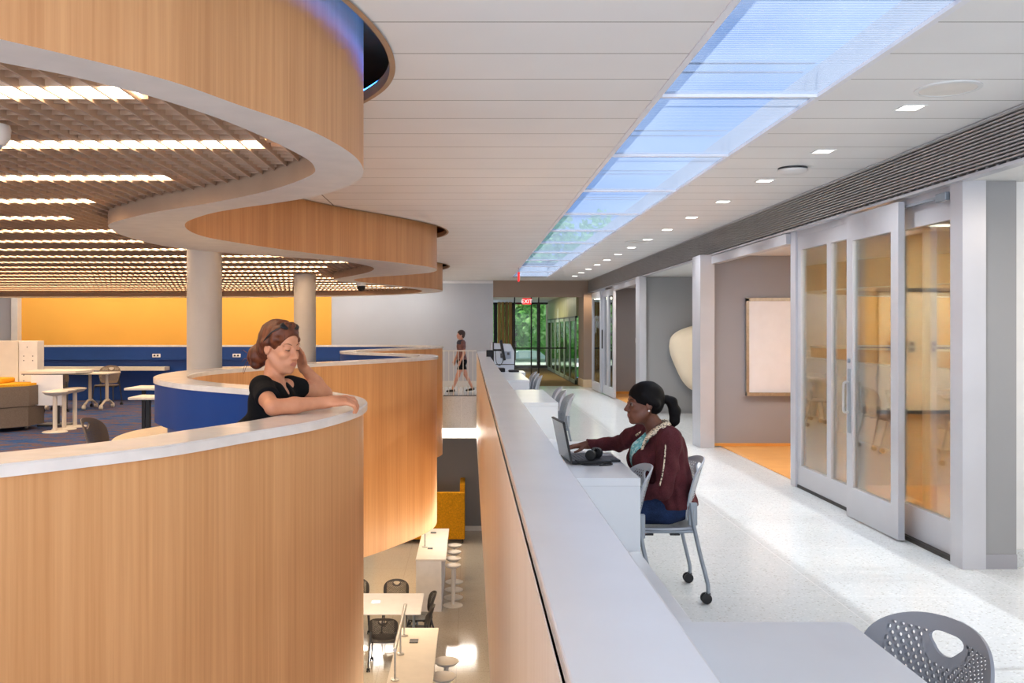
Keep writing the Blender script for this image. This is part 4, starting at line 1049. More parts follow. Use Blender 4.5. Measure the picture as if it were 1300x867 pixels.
# ------------------------------------------------------------------ outdoors
mb = MB(); mb.box(-40, 60, 41, 59, -0.35, -0.30); struct(mb, 'ground_drive', MAT['road'])
mb = MB(); mb.box(-40, 60, 38.15, 41, -0.4, -0.08); mb.box(-60, 90, 59, 110, -1.4, -1.2); struct(mb, 'ground_lawn', MAT['lawn'])
random.seed(11)
def tree(x, y, h, r, label, seed):
    rnd = random.Random(seed)
    o = thing('tree', label, 'tree', (x, y, -0.3 if y < 59 else -1.2), 0, 'trees beyond the lobby windows')
    mb = MB(); mb.tube([(0, 0, 0), (0.1, 0, h * 0.3), (-0.05, 0.1, h * 0.6), (0, 0, h * 0.85)], 0.2, 10, True, [0.24, 0.2, 0.14, 0.05])
    for k in range(5):
        a = rnd.uniform(0, 2 * PI); z = h * rnd.uniform(0.3, 0.6); mb.tube([(0, 0, z), (math.cos(a) * r * 0.4, math.sin(a) * r * 0.4, z + 0.6), (math.cos(a) * r * 0.75, math.sin(a) * r * 0.75, z + 1.1)], 0.06, 6, True, [0.09, 0.06, 0.02])
    mb.build('trunk', MAT['bark'], o, 60)
    mb = MB()
    for k in range(2300):
        d = Vector((rnd.gauss(0, 1), rnd.gauss(0, 1), rnd.gauss(0, 1))).normalized() * rnd.uniform(0.45, 1.0) ** 0.6
        lump = 1 + 0.18 * math.sin(5 * d.x + seed) * math.cos(4 * d.z)
        p = Vector((d.x * r * lump, d.y * r * lump, h * 0.58 + d.z * h * 0.50 * lump))
        if p.z < 0.5: continue
        s = rnd.uniform(0.16, 0.34)
        a = Vector((rnd.gauss(0, 1), rnd.gauss(0, 1), rnd.gauss(0, 0.6))).normalized(); b = a.cross(Vector((rnd.gauss(0, 1), rnd.gauss(0, 1), rnd.gauss(0, 1)))).normalized()
        mb.quad(p - a * s, p + b * s * 0.55, p + a * s, p - b * s * 0.55)
    mb.build('foliage', MAT['leaf'], o, recalc=False)
TR = [(0.6, 54, 8, 2.6, 'leafy tree seen at the edge of the lobby beside the brown pier'), (2.6, 56, 8, 2.8, 'leafy tree seen through the centre of the lobby glass door'), (4.6, 53, 8, 2.4, 'leafy tree with pale trunk seen beside the folding glass panels'), (7.6, 55, 8, 3, 'leafy tree behind the green folding glass panels'),
      (-2.4, 58, 8, 3, 'tall leafy tree hidden mostly by the grey far wall'), (11.5, 57, 8, 3.2, 'leafy tree far behind the storefront doors'), (1.6, 66, 7.5, 4, 'back row tree filling the gap above the lobby door'), (6.2, 67, 7.5, 4.2, 'back row tree above the parked car'), (11, 68, 8, 4.4, 'back row tree furthest along the drive')]
for k, (x, y, h, r, lab) in enumerate(TR): tree(x, y, h, r, lab, 20 + k)
random.seed(5)
mb = MB()
for k in range(9000):
    p = Vector((random.uniform(-8, 22), random.uniform(72, 74.5), random.uniform(-1.2, 6.4))); s = random.uniform(0.28, 0.6)
    a = Vector((random.gauss(0, 1), random.gauss(0, 1), random.gauss(0, 1))).normalized(); b = a.cross(Vector((0.3, 0.8, 0.5))).normalized()
    mb.quad(p - a * s, p + b * s * 0.6, p + a * s, p - b * s * 0.6)
tag(mb.build('hedge_foliage', MAT['leaf'], recalc=False), 'dense green hedge behind the drive', 'hedge', kind='stuff')
car = thing('car', 'small pale car with red tail lights parked on the drive beyond the lobby glass', 'car', (3.7, 61.0, -1.2), 0.3)
mb = MB(); prof = [(-1.9, 0.3), (-1.9, 0.75), (-1.3, 0.9), (-0.8, 1.35), (0.7, 1.35), (1.25, 0.92), (1.9, 0.8), (1.95, 0.3)]
f0 = [mb.bm.verts.new((x, -0.8, z)) for x, z in prof]; f1 = [mb.bm.verts.new((x, 0.8, z)) for x, z in prof]; mb.face(f0); mb.face(f1[::-1])
for i in range(8): mb.face([f0[i], f1[i], f1[(i + 1) % 8], f0[(i + 1) % 8]])
mb.build('body', MAT['copier'], car)
mb = MB(); mb.box(-1.92, -1.6, -0.82, 0.82, 0.6, 0.8); mb.build('tail_light', MAT['carred'], car)
mb = MB(); mb.box(-0.75, -0.05, -0.81, 0.81, 0.92, 1.27); mb.box(0.02, 0.75, -0.81, 0.81, 0.92, 1.27); mb.build('side_window', MAT['paperwhite'], car)
for (x, y) in ((-1.2, -0.78), (1.2, -0.78), (-1.2, 0.78), (1.2, 0.78)):
    mb = MB(); mb.lathe([(0.1, -0.1), (0.31, -0.09), (0.31, 0.09), (0.1, 0.1)], (x, y, 0.31), 20, 'y'); mb.build('wheel', MAT['black'], car, 40)
# ------------------------------------------------------------------ people: smooth bodies from blended distance fields
class Field:
    def __init__(s, lo, hi, h):
        s.h = h; s.lo = np.array(lo, float); n = np.ceil((np.array(hi) - s.lo) / h).astype(int) + 1
        s.ax = [s.lo[i] + h * np.arange(n[i]) for i in range(3)]
        s.F = np.full(n, 1.0, np.float32)
    def _sub(s, lo, hi):
        sl = []
        for i in range(3):
            a = int(np.clip(np.floor((lo[i] - s.lo[i]) / s.h), 0, s.F.shape[i])); b = int(np.clip(np.ceil((hi[i] - s.lo[i]) / s.h) + 1, 0, s.F.shape[i]))
            sl.append(slice(a, b))
        g = [s.ax[i][sl[i]].astype(np.float32) for i in range(3)]
        return tuple(sl), g[0][:, None, None], g[1][None, :, None], g[2][None, None, :]
    def _ap(s, sl, d, k, op):
        A = s.F[sl]
        if A.size == 0: return
        if op == 'u':
            if k > 0:
                hh = np.maximum(k - np.abs(A - d), 0) / k; s.F[sl] = np.minimum(A, d) - hh * hh * k * 0.25
            else: s.F[sl] = np.minimum(A, d)
        else:
            d = -d
            if k > 0:
                hh = np.maximum(k - np.abs(A - d), 0) / k; s.F[sl] = np.maximum(A, d) + hh * hh * k * 0.25
            else: s.F[sl] = np.maximum(A, d)
    def cap(s, a, b, ra, rb=None, k=0.02, op='u'):
        rb = ra if rb is None else rb; a = np.array(a, float); b = np.array(b, float); m = max(ra, rb) + k + 3 * s.h
        sl, x, y, z = s._sub(np.minimum(a, b) - m, np.maximum(a, b) + m)
        ab = b - a; L = float(ab @ ab) + 1e-9
        t = np.clip(((x - a[0]) * ab[0] + (y - a[1]) * ab[1] + (z - a[2]) * ab[2]) / L, 0, 1)
        d = np.sqrt((x - a[0] - t * ab[0]) ** 2 + (y - a[1] - t * ab[1]) ** 2 + (z - a[2] - t * ab[2]) ** 2) - (ra + (rb - ra) * t)
        s._ap(sl, d, k, op)
    def chain(s, pts, radii, k=0.02, op='u'):
        for i in range(len(pts) - 1): s.cap(pts[i], pts[i + 1], radii[i], radii[i + 1], k, op)
    def ell(s, c, r, R=None, k=0.02, op='u'):
        c = np.array(c, float); r = np.array(r, float); R = np.eye(3) if R is None else np.array(R)
        m = max(r) + k + 3 * s.h; sl, x, y, z = s._sub(c - m, c + m)
        x = x - c[0]; y = y - c[1]; z = z - c[2]
        q = [(R[0, i] * x + R[1, i] * y + R[2, i] * z) for i in range(3)]
        k0 = np.sqrt(sum((q[i] / r[i]) ** 2 for i in range(3))); k1 = np.sqrt(sum((q[i] / r[i] ** 2) ** 2 for i in range(3))) + 1e-6
        s._ap(sl, k0 * (k0 - 1.0) / k1, k, op)
    def sleeve(s, a, b, ra, rb, k=0.02):
        a = np.array(a, float); b = np.array(b, float); m = max(ra, rb) + k + 3 * s.h
        sl, x, y, z = s._sub(np.minimum(a, b) - m, np.maximum(a, b) + m)
        ab = b - a; L = float(ab @ ab); u = ((x - a[0]) * ab[0] + (y - a[1]) * ab[1] + (z - a[2]) * ab[2]) / L; t = np.clip(u, 0, 1)
        d = np.sqrt((x - a[0] - t * ab[0]) ** 2 + (y - a[1] - t * ab[1]) ** 2 + (z - a[2] - t * ab[2]) ** 2) - (ra + (rb - ra) * t)
        s._ap(sl, np.maximum(d, (u - 1) * math.sqrt(L)), k, 'u')
    def cut(s, p, n, k=0.0):
        p = np.array(p, float); n = np.array(n, float); n /= np.linalg.norm(n)
        x, y, z = s.ax[0][:, None, None], s.ax[1][None, :, None], s.ax[2][None, None, :]
        d = ((x - p[0]) * n[0] + (y - p[1]) * n[1] + (z - p[2]) * n[2]).astype(np.float32)
        s.F = np.maximum(s.F, d)
    def warp(s, amp, freq, seed=0):
        rs = np.random.RandomState(seed); x, y, z = s.ax[0][:, None, None], s.ax[1][None, :, None], s.ax[2][None, None, :]
        for i in range(4):
            f = rs.normal(size=3) * freq; s.F = s.F + (amp * np.sin(f[0] * x + f[1] * y + f[2] * z + rs.uniform(0, 6))).astype(np.float32)
    def surface(s):
        Fv = s.F; S = Fv < 0; nx, ny, nz = Fv.shape
        cnt = np.zeros((nx - 1, ny - 1, nz - 1), np.int8)
        for i in (0, 1):
            for j in (0, 1):
                for k in (0, 1): cnt += S[i:nx - 1 + i, j:ny - 1 + j, k:nz - 1 + k]
        act = np.argwhere((cnt > 0) & (cnt < 8)); idx = np.full(cnt.shape, -1, np.int32); idx[tuple(act.T)] = np.arange(len(act))
        acc = np.zeros((len(act), 3)); num = np.zeros(len(act))
        cor = [(i, j, k) for i in (0, 1) for j in (0, 1) for k in (0, 1)]
        for a in cor:
            for ax in range(3):
                if a[ax] == 0:
                    b = list(a); b[ax] = 1
                    fa = Fv[act[:, 0] + a[0], act[:, 1] + a[1], act[:, 2] + a[2]]; fb = Fv[act[:, 0] + b[0], act[:, 1] + b[1], act[:, 2] + b[2]]
                    m = (fa < 0) != (fb < 0); t = np.where(m, fa / np.where(m, fa - fb, 1), 0)
                    p = np.tile(np.array(a, float), (len(act), 1)); p[:, ax] += t
                    acc[m] += p[m]; num[m] += 1
        V = s.lo + (act + acc / num[:, None]) * s.h
        faces = []
        for ax in range(3):
            o1, o2 = [q for q in range(3) if q != ax]
            A = S.take(range(0, S.shape[ax] - 1), ax); B = S.take(range(1, S.shape[ax]), ax)
            e = np.argwhere(A != B); e = e[(e[:, o1] > 0) & (e[:, o2] > 0) & (e[:, o1] < Fv.shape[o1] - 1) & (e[:, o2] < Fv.shape[o2] - 1)]
            ins = S[tuple(e.T)]
            def cell(d1, d2):
                c = e.copy(); c[:, o1] -= d1; c[:, o2] -= d2; return idx[tuple(c.T)]
            q = np.stack([cell(1, 1), cell(0, 1), cell(0, 0), cell(1, 0)], 1)
            flip = ins if ax != 1 else ~ins
            q[~flip] = q[~flip][:, ::-1]
            faces.append(q)
        return V, np.concatenate(faces)
def body_mesh(name, fld, mats, parent=None, base=(0, 0, 0), pick=None, smooth_it=2):
    V, Q = fld.surface()
    for _ in range(smooth_it):   # light relaxation
        acc = np.zeros_like(V); n = np.zeros(len(V))
        for a, b in ((0, 1), (1, 2), (2, 3), (3, 0)):
            np.add.at(acc, Q[:, a], V[Q[:, b]]); np.add.at(n, Q[:, a], 1); np.add.at(acc, Q[:, b], V[Q[:, a]]); np.add.at(n, Q[:, b], 1)
        V = V * 0.5 + 0.5 * acc / np.maximum(n, 1)[:, None]
    W = V - np.array(base)
    me = bpy.data.meshes.new(name); me.vertices.add(len(W)); me.vertices.foreach_set('co', W.astype(np.float32).ravel())
    me.loops.add(Q.size); me.loops.foreach_set('vertex_index', Q.astype(np.int32).ravel())
    me.polygons.add(len(Q)); me.polygons.foreach_set('loop_start', np.arange(0, Q.size, 4, dtype=np.int32))
    for m in (mats if isinstance(mats, list) else [mats]): me.materials.append(m)
    if pick is not None: me.polygons.foreach_set('material_index', pick(V[Q].mean(1)).astype(np.int32))
    me.update(calc_edges=True); me.validate()
    me.polygons.foreach_set('use_smooth', [True] * len(me.polygons))
    return link(name, me, parent)
def nrm(v): v = np.array(v, float); return v / np.linalg.norm(v)
def frame(fwd, up=(0, 0, 1)):
    f = nrm(fwd); l = nrm(np.cross(up, f)); u = np.cross(f, l); return np.stack([f, l, u], 1)
def skin_mat(name, a, b):
    t = NT(name); f = t.noise(t.obj(), 14, 4)
    return t.done(t.bsdf(t.ramp(f, [(0.3, a), (0.7, b)]), 0.48, 0, 0.35))
def cloth(name, col, var=0.12, scale=180, rough=0.9):
    t = NT(name); o = t.obj(); f = t.noise(o, scale, 3); g = t.noise(o, 9, 3)
    a = tuple(c * (1 - var) for c in col); b = tuple(min(255, c * (1 + var)) for c in col)
    return t.done(t.bsdf(t.ramp(t.math('ADD', t.math('MULTIPLY', f, 0.5), t.math('MULTIPLY', g, 0.5)), [(0.35, a), (0.65, b)]), rough, 0, 0.15, t.bump(g, 0.25, 0.02)))

def head(f, c, R, s=1.0, closed=False, neck=None, jaw=1.0, nose=1.0, lips=1.0):
    c = np.array(c); P = lambda x, y, z: c + R @ (np.array((x, y, z)) * s)
    E = lambda p, r, k=0.015, op='u': f.ell(P(*p), np.array(r) * s, R, k * s, op)
    E((-.012, 0, .038), (.100, .076, .086), 0.01)          # cranium
    E((.030, 0, -.030), (.062, .056 * (0.5 + jaw / 2), .080), 0.025)          # face
    E((.038, 0, -.066), (.052, .047 * jaw, .040), 0.03)    # jaw
    E((.075, 0, -.097), (.021, .021, .017), 0.018)          # chin
    for q in (-1, 1):
        f.cap(P(-.005, q * .060 * (.4 + .6 * jaw), -.040), P(.055, q * .028 * jaw, -.092), .014 * s, .013 * s, .025 * s)   # jaw line
        E((.066, q * .038, -.022), (.018, .019, .014), 0.02)                                              # cheek
        E((.091, q * .032, .009), (.018, .020, .013), 0.010, 's')                                           # eye socket
        E((.076, q * .032, .008), (.0150, .0165, .0125 if not closed else .0135), 0.004)                  # lid and eye
        f.cap(P(.083, q * .016, .026), P(.074, q * .050, .028), .0065 * s, .005 * s, .012 * s)              # brow
        E((-.008, q * .076, -.004), (.019, .008, .030), 0.008)                                            # ear
        E((-.004, q * .083, .000), (.009, .006, .016), 0.006, 's')
        E((.098, q * .011 * nose, -.031), (.010, .0085, .0075), 0.006)                                      # nostril wing
    f.cap(P(.088, 0, .016), P(.112, 0, -.024), .0075 * s, .0105 * s, .014 * s)                               # nose
    E((.112, 0, -.027), (.010, .011 * nose, .0085), 0.008)
    E((.080, 0, -.060), (.020, .030, .022), 0.02)                                                         # mouth mound
    E((.097, 0, -.0545), (.0085, .023, .0058 * lips), 0.004); E((.0955, 0, -.0665), (.0085, .020, .0066 * lips), 0.004)
    f.cap(P(.108, -.02, -.0605), P(.108, .02, -.0605), .0022 * s, .0022 * s, .003 * s, 's')
    return P
def lips_pick(P_inv, eyes=True):
    pass
def hand(f, w, d, n, curl, spread=0.0, thumb=1, s=1.0, thumb_dir=None):
    """w wrist, d direction of the palm, n palm normal (towards the palm side), curl: bend of each finger (radians per joint)"""
    w = np.array(w, float); d = nrm(d); n = nrm(np.array(n, float) - d * np.dot(n, d)); side = np.cross(n, d) * thumb   # towards the thumb
    f.ell(w + d * 0.045 * s, np.array((.050, .038, .0145)) * s, np.stack([d, side, n], 1), .012 * s)
    f.cap(w - d * .02 * s, w + d * 0.03 * s, .021 * s, .022 * s, .015 * s)
    tips = []
    for i, (off, L) in enumerate(((.029, .94), (.0105, 1.04), (-.0085, .98), (-.027, .78))):
        cu = curl[i] if isinstance(curl, (list, tuple)) else curl
        p = w + (d * .082 + side * off) * s; a = cu * 0.6; dirv = nrm(d + side * spread * (1.2 - i * 0.8))
        f.cap(w + (d * .03 + side * off * .7) * s, p, .0115 * s, .0098 * s, .006 * s)
        for j, l in enumerate((.040 * L, .025 * L, .020 * L)):
            q = nrm(dirv * math.cos(a) + n * math.sin(a)); p2 = p + q * l * s
            f.cap(p, p2, (.0094 - .0009 * j) * s, (.0086 - .0009 * j) * s, .0025 * s); p = p2; a += cu
        tips.append(p)
    td = nrm(d * .75 + side * .75 + n * .35) if thumb_dir is None else nrm(thumb_dir)
    p = w + (d * .018 + side * .024) * s; p2 = p + td * .040 * s; p3 = p2 + nrm(td + d * .5) * .030 * s; p4 = p3 + nrm(td * .6 + d) * .022 * s
    f.cap(p, p2, .0150 * s, .0115 * s, .012 * s); f.cap(p2, p3, .011 * s, .0098 * s, .004 * s); f.cap(p3, p4, .0096 * s, .0078 * s, .003 * s)
    return tips
def eye_parts(parent, base, P, R, s, closed, iris=(52, 34, 22)):
    for q in (-1, 1):
        c = P(.0775, q * .032, .008)
        if closed:
            mb = MB(); mb.tube([Vector(P(.0925 - .006 * abs(t) - .004 * abs(t), q * (.032 + .015 * t), .0035 + .003 * t * t)) - Vector(base) for t in (-1, -.5, 0, .5, 1)], .0022 * s, 6, True, [.0012, .0022, .0024, .0022, .0012])
            mb.build('eyelashes', MAT['lash'], parent, 60)
        else:
            b = bmesh.new(); bmesh.ops.create_uvsphere(b, u_segments=18, v_segments=12, radius=.0142 * s); bmesh.ops.translate(b, verts=b.verts, vec=Vector(c) - Vector(base))
            me = bpy.data.meshes.new('eyeball'); b.to_mesh(me); b.free(); me.materials.append(MAT['eyewhite']); e = link('eyeball', me, parent, 60)
            b = bmesh.new(); bmesh.ops.create_uvsphere(b, u_segments=16, v_segments=10, radius=.0104 * s); bmesh.ops.translate(b, verts=b.verts, vec=Vector(P(.0775 + .0055, q * .032, .008)) - Vector(base))
            me = bpy.data.meshes.new('iris'); b.to_mesh(me); b.free(); me.materials.append(plain('iris', iris, 0.2)); link('iris', me, e, 60)
            mb = MB(); mb.tube([Vector(P(.0925 - .008 * abs(t), q * (.032 + .0155 * t), .0155 - .005 * t * t)) - Vector(base) for t in (-1, -.5, 0, .5, 1)], .0018 * s, 6); mb.build('eyelashes', MAT['lash'], parent, 60)
        mb = MB(); mb.tube([Vector(P(.0905 - .014 * t, q * (.015 + .036 * t), .0285 + .006 * math.sin(t * 2.6))) - Vector(base) for t in (0, .25, .5, .75, 1)], .003 * s, 6, True, [.0016 * s, .0024 * s, .0024 * s, .0018 * s, .0008 * s])
        mb.build('eyebrow', MAT['brow'], parent, 60)
MAT['lash'] = plain('dark lashes', (40, 28, 24), 0.6); MAT['eyewhite'] = plain('eye white', (128, 114, 104), 0.5); 
def strands(name, mat, fld, parent, base, it=1): return body_mesh(name, fld, mat, parent, base, None, it)

# ---- woman leaning on the parapet --------------------------------------------------
MAT['brow'] = plain('brown brow', (128, 82, 56), 0.7)
B1 = (-1.10, 4.30, 0.0)
w1 = None
sk1 = skin_mat('sun tanned skin', (196, 132, 98), (212, 150, 114)); lip1 = plain('lips rose', (188, 116, 96), 0.4)
a1 = math.radians(34); R1 = frame((math.cos(a1), -math.sin(a1), -0.16)); HC1 = np.array((-.912, 4.345, 1.556)); hs1 = 1.0
shR = np.array((-.968, 4.205, 1.378)); shL = np.array((-.893, 4.465, 1.368)); elR = np.array((-.868, 3.985, 1.303)); wrR = np.array((-.655, 4.12, 1.314))
elL = np.array((-.752, 4.70, 1.312)); wrL = np.array((-.842, 4.545, 1.462))
tf = nrm((.95, -.29, 0)); tl = nrm(np.array((.29, .95, 0)))
chest = (shR + shL) / 2 + np.array((-.02, 0, -.13)); waist = np.array((-1.06, 4.32, 1.05)); hip = np.array((-1.13, 4.28, 0.90))
RT = np.stack([tf, tl, np.array((0, 0, 1.))], 1)
def torso(f, g=0.0, low=True):
    f.ell((shR + shL) / 2 + np.array((-.01, 0, -.055)), np.array((.075, .135, .065)) + g, RT, .05)
    f.ell(chest, np.array((.095, .130, .150)) + g, RT, .05)
    for q in (-1, 1): f.ell(chest + tf * .075 + tl * q * .062 + np.array((0, 0, -.03)), np.array((.052, .056, .056)) + g, RT, .04)
    f.ell(waist, np.array((.095, .130, .16)) + g, RT, .06); f.ell(hip, np.array((.115, .165, .14)) + g, RT, .06)
f = Field((-1.36, 3.90, -0.02), (-0.44, 4.88, 1.74), 0.0045)
torso(f)
nk = (shR + shL) / 2 + np.array((-.012, 0, .015))
f.cap(nk, HC1 + R1 @ np.array((-.022, 0, -.075)), .052, .046, .02)
f.cap(nk + np.array((0, 0, -.03)), shR + np.array((.01, .02, .0)), .040, .040, .03); f.cap(nk + np.array((0, 0, -.03)), shL + np.array((0, -.02, 0)), .040, .040, .03)
P1 = head(f, HC1, R1, hs1, True, None, .84)
f.chain([shR, (shR + elR) / 2 + np.array((-.008, 0, 0)), elR], [.043, .041, .034], .010)
f.chain([elR, elR * .6 + wrR * .4, wrR], [.036, .036, .024], .015)
f.chain([shL, (shL + elL) / 2, elL], [.043, .040, .034], .010); f.chain([elL, elL * .6 + wrL * .4, wrL], [.035, .034, .023], .015)
hand(f, wrR, (.96, .22, .10), (.05, .45, -1), [.66, .72, .76, .80], .10, -1, 1.10)
hand(f, wrL, (-.12, -.35, .85), (-.55, -.55, -.15), [.75, .8, .8, .8], .05, -1, .95)
for q in (-1, 1):
    hp_ = hip + tl * q * .085; f.chain([hp_, hp_ + np.array((.02, 0, -.42)), hp_ + np.array((0, 0, -.82))], [.085, .055, .036], .04)
    f.cap(hp_ + np.array((0, 0, -.83)), hp_ + np.array((0, 0, -.83)) + tf * .16 + np.array((0, 0, -.02)), .036, .028, .03)
Ri1 = R1.T / hs1
def pick1(C):
    q = (C - HC1) @ Ri1.T
    return ((q[:, 0] > .086) & ((q[:, 1] / .021) ** 2 + ((q[:, 2] + .0610) / .0105) ** 2 < 1)).astype(int)
w1 = body_mesh('person', f, [sk1, lip1], None, B1, pick1); w1.location = B1
tag(w1, 'woman in a black T-shirt leaning on the wood parapet, cheek on hand', 'person')
eye_parts(w1, B1, P1, R1, hs1, True)
# shirt
f = Field((-1.36, 3.90, 0.72), (-0.55, 4.80, 1.52), 0.0055)
torso(f, .012)
f.cap(nk + np.array((0, 0, -.045)), shR, .046, .046, .03); f.cap(nk + np.array((0, 0, -.045)), shL, .046, .045, .03)
f.sleeve(shR, shR + (elR - shR) * .60, .051, .056, .03); f.sleeve(shL, shL + (elL - shL) * .34, .050, .054, .03)
f.warp(.0016, 26, 4)
dR = nrm(elR - shR); dL = nrm(elL - shL)
# open the sleeves and the V neck
f.cap(nk + np.array((0, 0, .012)), nk + np.array((0, 0, .12)), .056, .085, .01, 's')
vn = nk + tf * .085
f.cap(vn + np.array((0, 0, .045)), vn + tf * .035 + np.array((0, 0, -.095)), .056, .008, .008, 's')
f.cut((0, 0, 0.80), (0, 0, -1))
body_mesh('shirt', f, cloth('black jersey', (18, 18, 20), 0.2), w1, B1)
f = Field((-1.36, 4.0, 0.02), (-0.85, 4.60, 1.0), 0.009)
f.ell(hip + np.array((0, 0, -.02)), np.array((.128, .178, .15)), RT, .05)
for q in (-1, 1):
    hp_ = hip + tl * q * .09; f.chain([hp_, hp_ + np.array((.02, 0, -.42)), hp_ + np.array((0, 0, -.80))], [.10, .072, .055], .03)
body_mesh('trousers', f, cloth('dark denim', (40, 44, 60)), w1, B1)
f = Field((-1.36, 4.0, -0.01), (-0.8, 4.60, .15), 0.006)
for q in (-1, 1):
    hp_ = hip + tl * q * .085 + np.array((0, 0, -.86)); f.cap(hp_ - tf * .04, hp_ + tf * .17 + np.array((0, 0, -.008)), .044, .034, .03)
f.cut((0, 0, 0.002), (0, 0, -1))
body_mesh('shoes', f, MAT['black'], w1, B1)
# hair: swept back into a low loose bun
f = Field((-1.20, 4.15, 1.40), (-0.76, 4.62, 1.72), 0.004)
E = lambda p, r, k=.01, op='u': f.ell(P1(*p), np.array(r) * hs1, R1, k, op)
E((-.018, 0, .046), (.106, .084, .092), .01); E((-.062, 0, -.012), (.055, .070, .070), .03)
f.cap(P1(.05, .02, .118), P1(.02, .068, .075), .014, .014, .02); f.cap(P1(.05, -.02, .118), P1(.02, -.068, .075), .014, .014, .02)
f.cap(P1(.05, -.066, .05), P1(-.03, -.080, .025), .010, .014, .02); f.cap(P1(.05, .066, .05), P1(-.03, .080, .025), .010, .014, .02)
f.ell(P1(.122, 0, -.012), np.array((.074, .115, .103)) * hs1, R1, .008, 's'); f.ell(P1(.008, -.10, -.022), np.array((.042, .040, .040)) * hs1, R1, .006, 's'); f.ell(P1(.008, .10, -.022), np.array((.042, .040, .040)) * hs1, R1, .006, 's')
bun = P1(-.118, .03, -.062)
E((-.125, .0, -.055), (.058, .062, .058), .015); E((-.10, .0, .0), (.035, .045, .032), .02); E((-.160, .0, -.075), (.036, .045, .042), .015); E((-.128, -.02, -.10), (.034, .034, .024), .012); E((-.120, .02, -.005), (.030, .035, .022), .012)
f.warp(.0008, 70, 2)
hm = wood('auburn hair', (66, 34, 20), (122, 66, 38), 70, 24, 0.45)
body_mesh('hair', f, hm, w1, B1, None, 1)
mb = MB(); rnd = random.Random(4)
for k in range(5):
    p = P1(-.15 - rnd.uniform(0, .035), rnd.uniform(-.05, .05), -.06 + rnd.uniform(-.06, .05)); d = R1 @ np.array((-rnd.uniform(.02, .055), rnd.uniform(-.03, .03), -rnd.uniform(-.02, .09)))
    mb.tube([Vector(p) - Vector(B1), Vector(p + d * .6 + np.array((0, 0, .01))) - Vector(B1), Vector(p + d) - Vector(B1)], .0012, 4, True, [.002, .0012, .0005])
mb.build('hair_strands', hm, w1)
# sunglasses pushed up on the head
sg = thing('sunglasses', 'black sunglasses pushed up on the hair of the leaning woman', 'sunglasses', tuple(P1(.03, 0, .13)))
sgb = np.array(P1(.03, 0, .13)); SV = lambda x, y, z: Vector(P1(x, y, z) - sgb)
for q in (-1, 1):
    f = Field(P1(.045, q * .036, .122) - .06, P1(.045, q * .036, .122) + .06, .004)
    f.ell(P1(.047, q * .032, .113), np.array((.022, .029, .009)) * hs1, R1 @ np.array(Matrix.Rotation(0.70, 3, 'Y')), .004)
    body_mesh('lens', f, MAT['black'], sg, sgb)
    mb = MB(); mb.tube(catmull([SV(.046, q * .058, .106), SV(.02, q * .083, .082), SV(-.01, q * .090, .045), SV(-.03, q * .089, .015)], 5), .0035, 6); mb.build('temple', MAT['black'], sg, 60)
mb = MB(); mb.tube([SV(.052, -.012, .120), SV(.054, 0, .122), SV(.052, .012, .120)], .004, 6); mb.build('bridge', MAT['black'], sg, 60)

# ---- seated woman with the laptop ---------------------------------------------------
MAT['brow'] = plain('black brow', (30, 20, 18), 0.7)
B2 = (1.20, 5.66, 0.0)
sk2 = skin_mat('deep brown skin', (92, 56, 42), (116, 74, 56)); lip2 = plain('lips brown', (134, 74, 68), 0.4)
R2 = frame((-1, -0.10, -0.06)); HC2 = np.array((1.082, 5.63, 1.182)); hs2 = 1.06
nk2 = np.array((1.165, 5.64, 1.015)); sN = np.array((1.205, 5.465, .975)); sF = np.array((1.125, 5.83, .985))
elN = np.array((1.150, 5.385, .690)); wrN = np.array((.930, 5.47, .640)); elF = np.array((.985, 6.00, .885)); wrF = np.array((.775, 6.05, .872))
f2 = nrm((-1, 0, 0)); l2 = np.array((.2, -.98, 0)); RT2 = np.stack([nrm((-.96, 0, .26)), np.array((0, -1., 0)), nrm((.26, 0, .96))], 1)
def torso2(f, g=0.0):
    f.ell((1.20, 5.65, .93), np.array((.095, .180, .105)) + g, RT2, .05)
    f.ell((1.205, 5.65, .82), np.array((.120, .170, .150)) + g, RT2, .05)
    for q in (-1, 1): f.ell((1.085, 5.65 + q * .075, .83), np.array((.070, .075, .072)) + g, RT2, .04)
    f.ell((1.235, 5.655, .665), np.array((.130, .165, .140)) + g, RT2, .06)
    f.ell((1.245, 5.655, .575), np.array((.150, .185, .110)) + g, RT2, .05)
def legs2(f, g=0.0, shin=True):
    for q in (-1, 1):
        h0 = np.array((1.20, 5.655 + q * .095, .555)); kn = np.array((.79, 5.66 + q * .10, .535)); an = np.array((.83, 5.66 + q * .10, .075))
        f.chain([h0, (h0 + kn) / 2, kn], [.095 + g, .082 + g, .058 + g], .03); f.chain([kn, kn * .6 + an * .4, an], [.056 + g, .052 + g, .036 + g], .02)
f = Field((.45, 5.28, -.02), (1.50, 6.16, 1.34), 0.0048)
torso2(f); legs2(f)
f.cap(nk2, HC2 + R2 @ np.array((-.024, 0, -.085)), .058, .052, .03)
f.cap(nk2 + np.array((0, 0, -.03)), sN, .05, .05, .04); f.cap(nk2 + np.array((0, 0, -.03)), sF, .05, .05, .04)
P2 = head(f, HC2, R2, hs2, False, None, 1.0, 1.35, 1.35)
f.chain([sN, (sN + elN) / 2, elN], [.054, .048, .038], .03); f.chain([elN, wrN], [.038, .026], .02)
f.chain([sF, (sF + elF) / 2, elF], [.054, .048, .038], .03); f.chain([elF, wrF], [.038, .026], .02)
hand(f, wrF, (-.96, -.02, -.10), (0, 0.1, -1), [.22, .20, .22, .26], .05, -1, 1.0)
hand(f, wrN, (-.75, .35, -.15), (.1, .2, -1), .4, .05, 1, 1.0)
for q in (-1, 1): f.cap((.835, 5.66 + q * .10, .055), (.66, 5.66 + q * .11, .035), .038, .028, .03)
Ri2 = R2.T / hs2
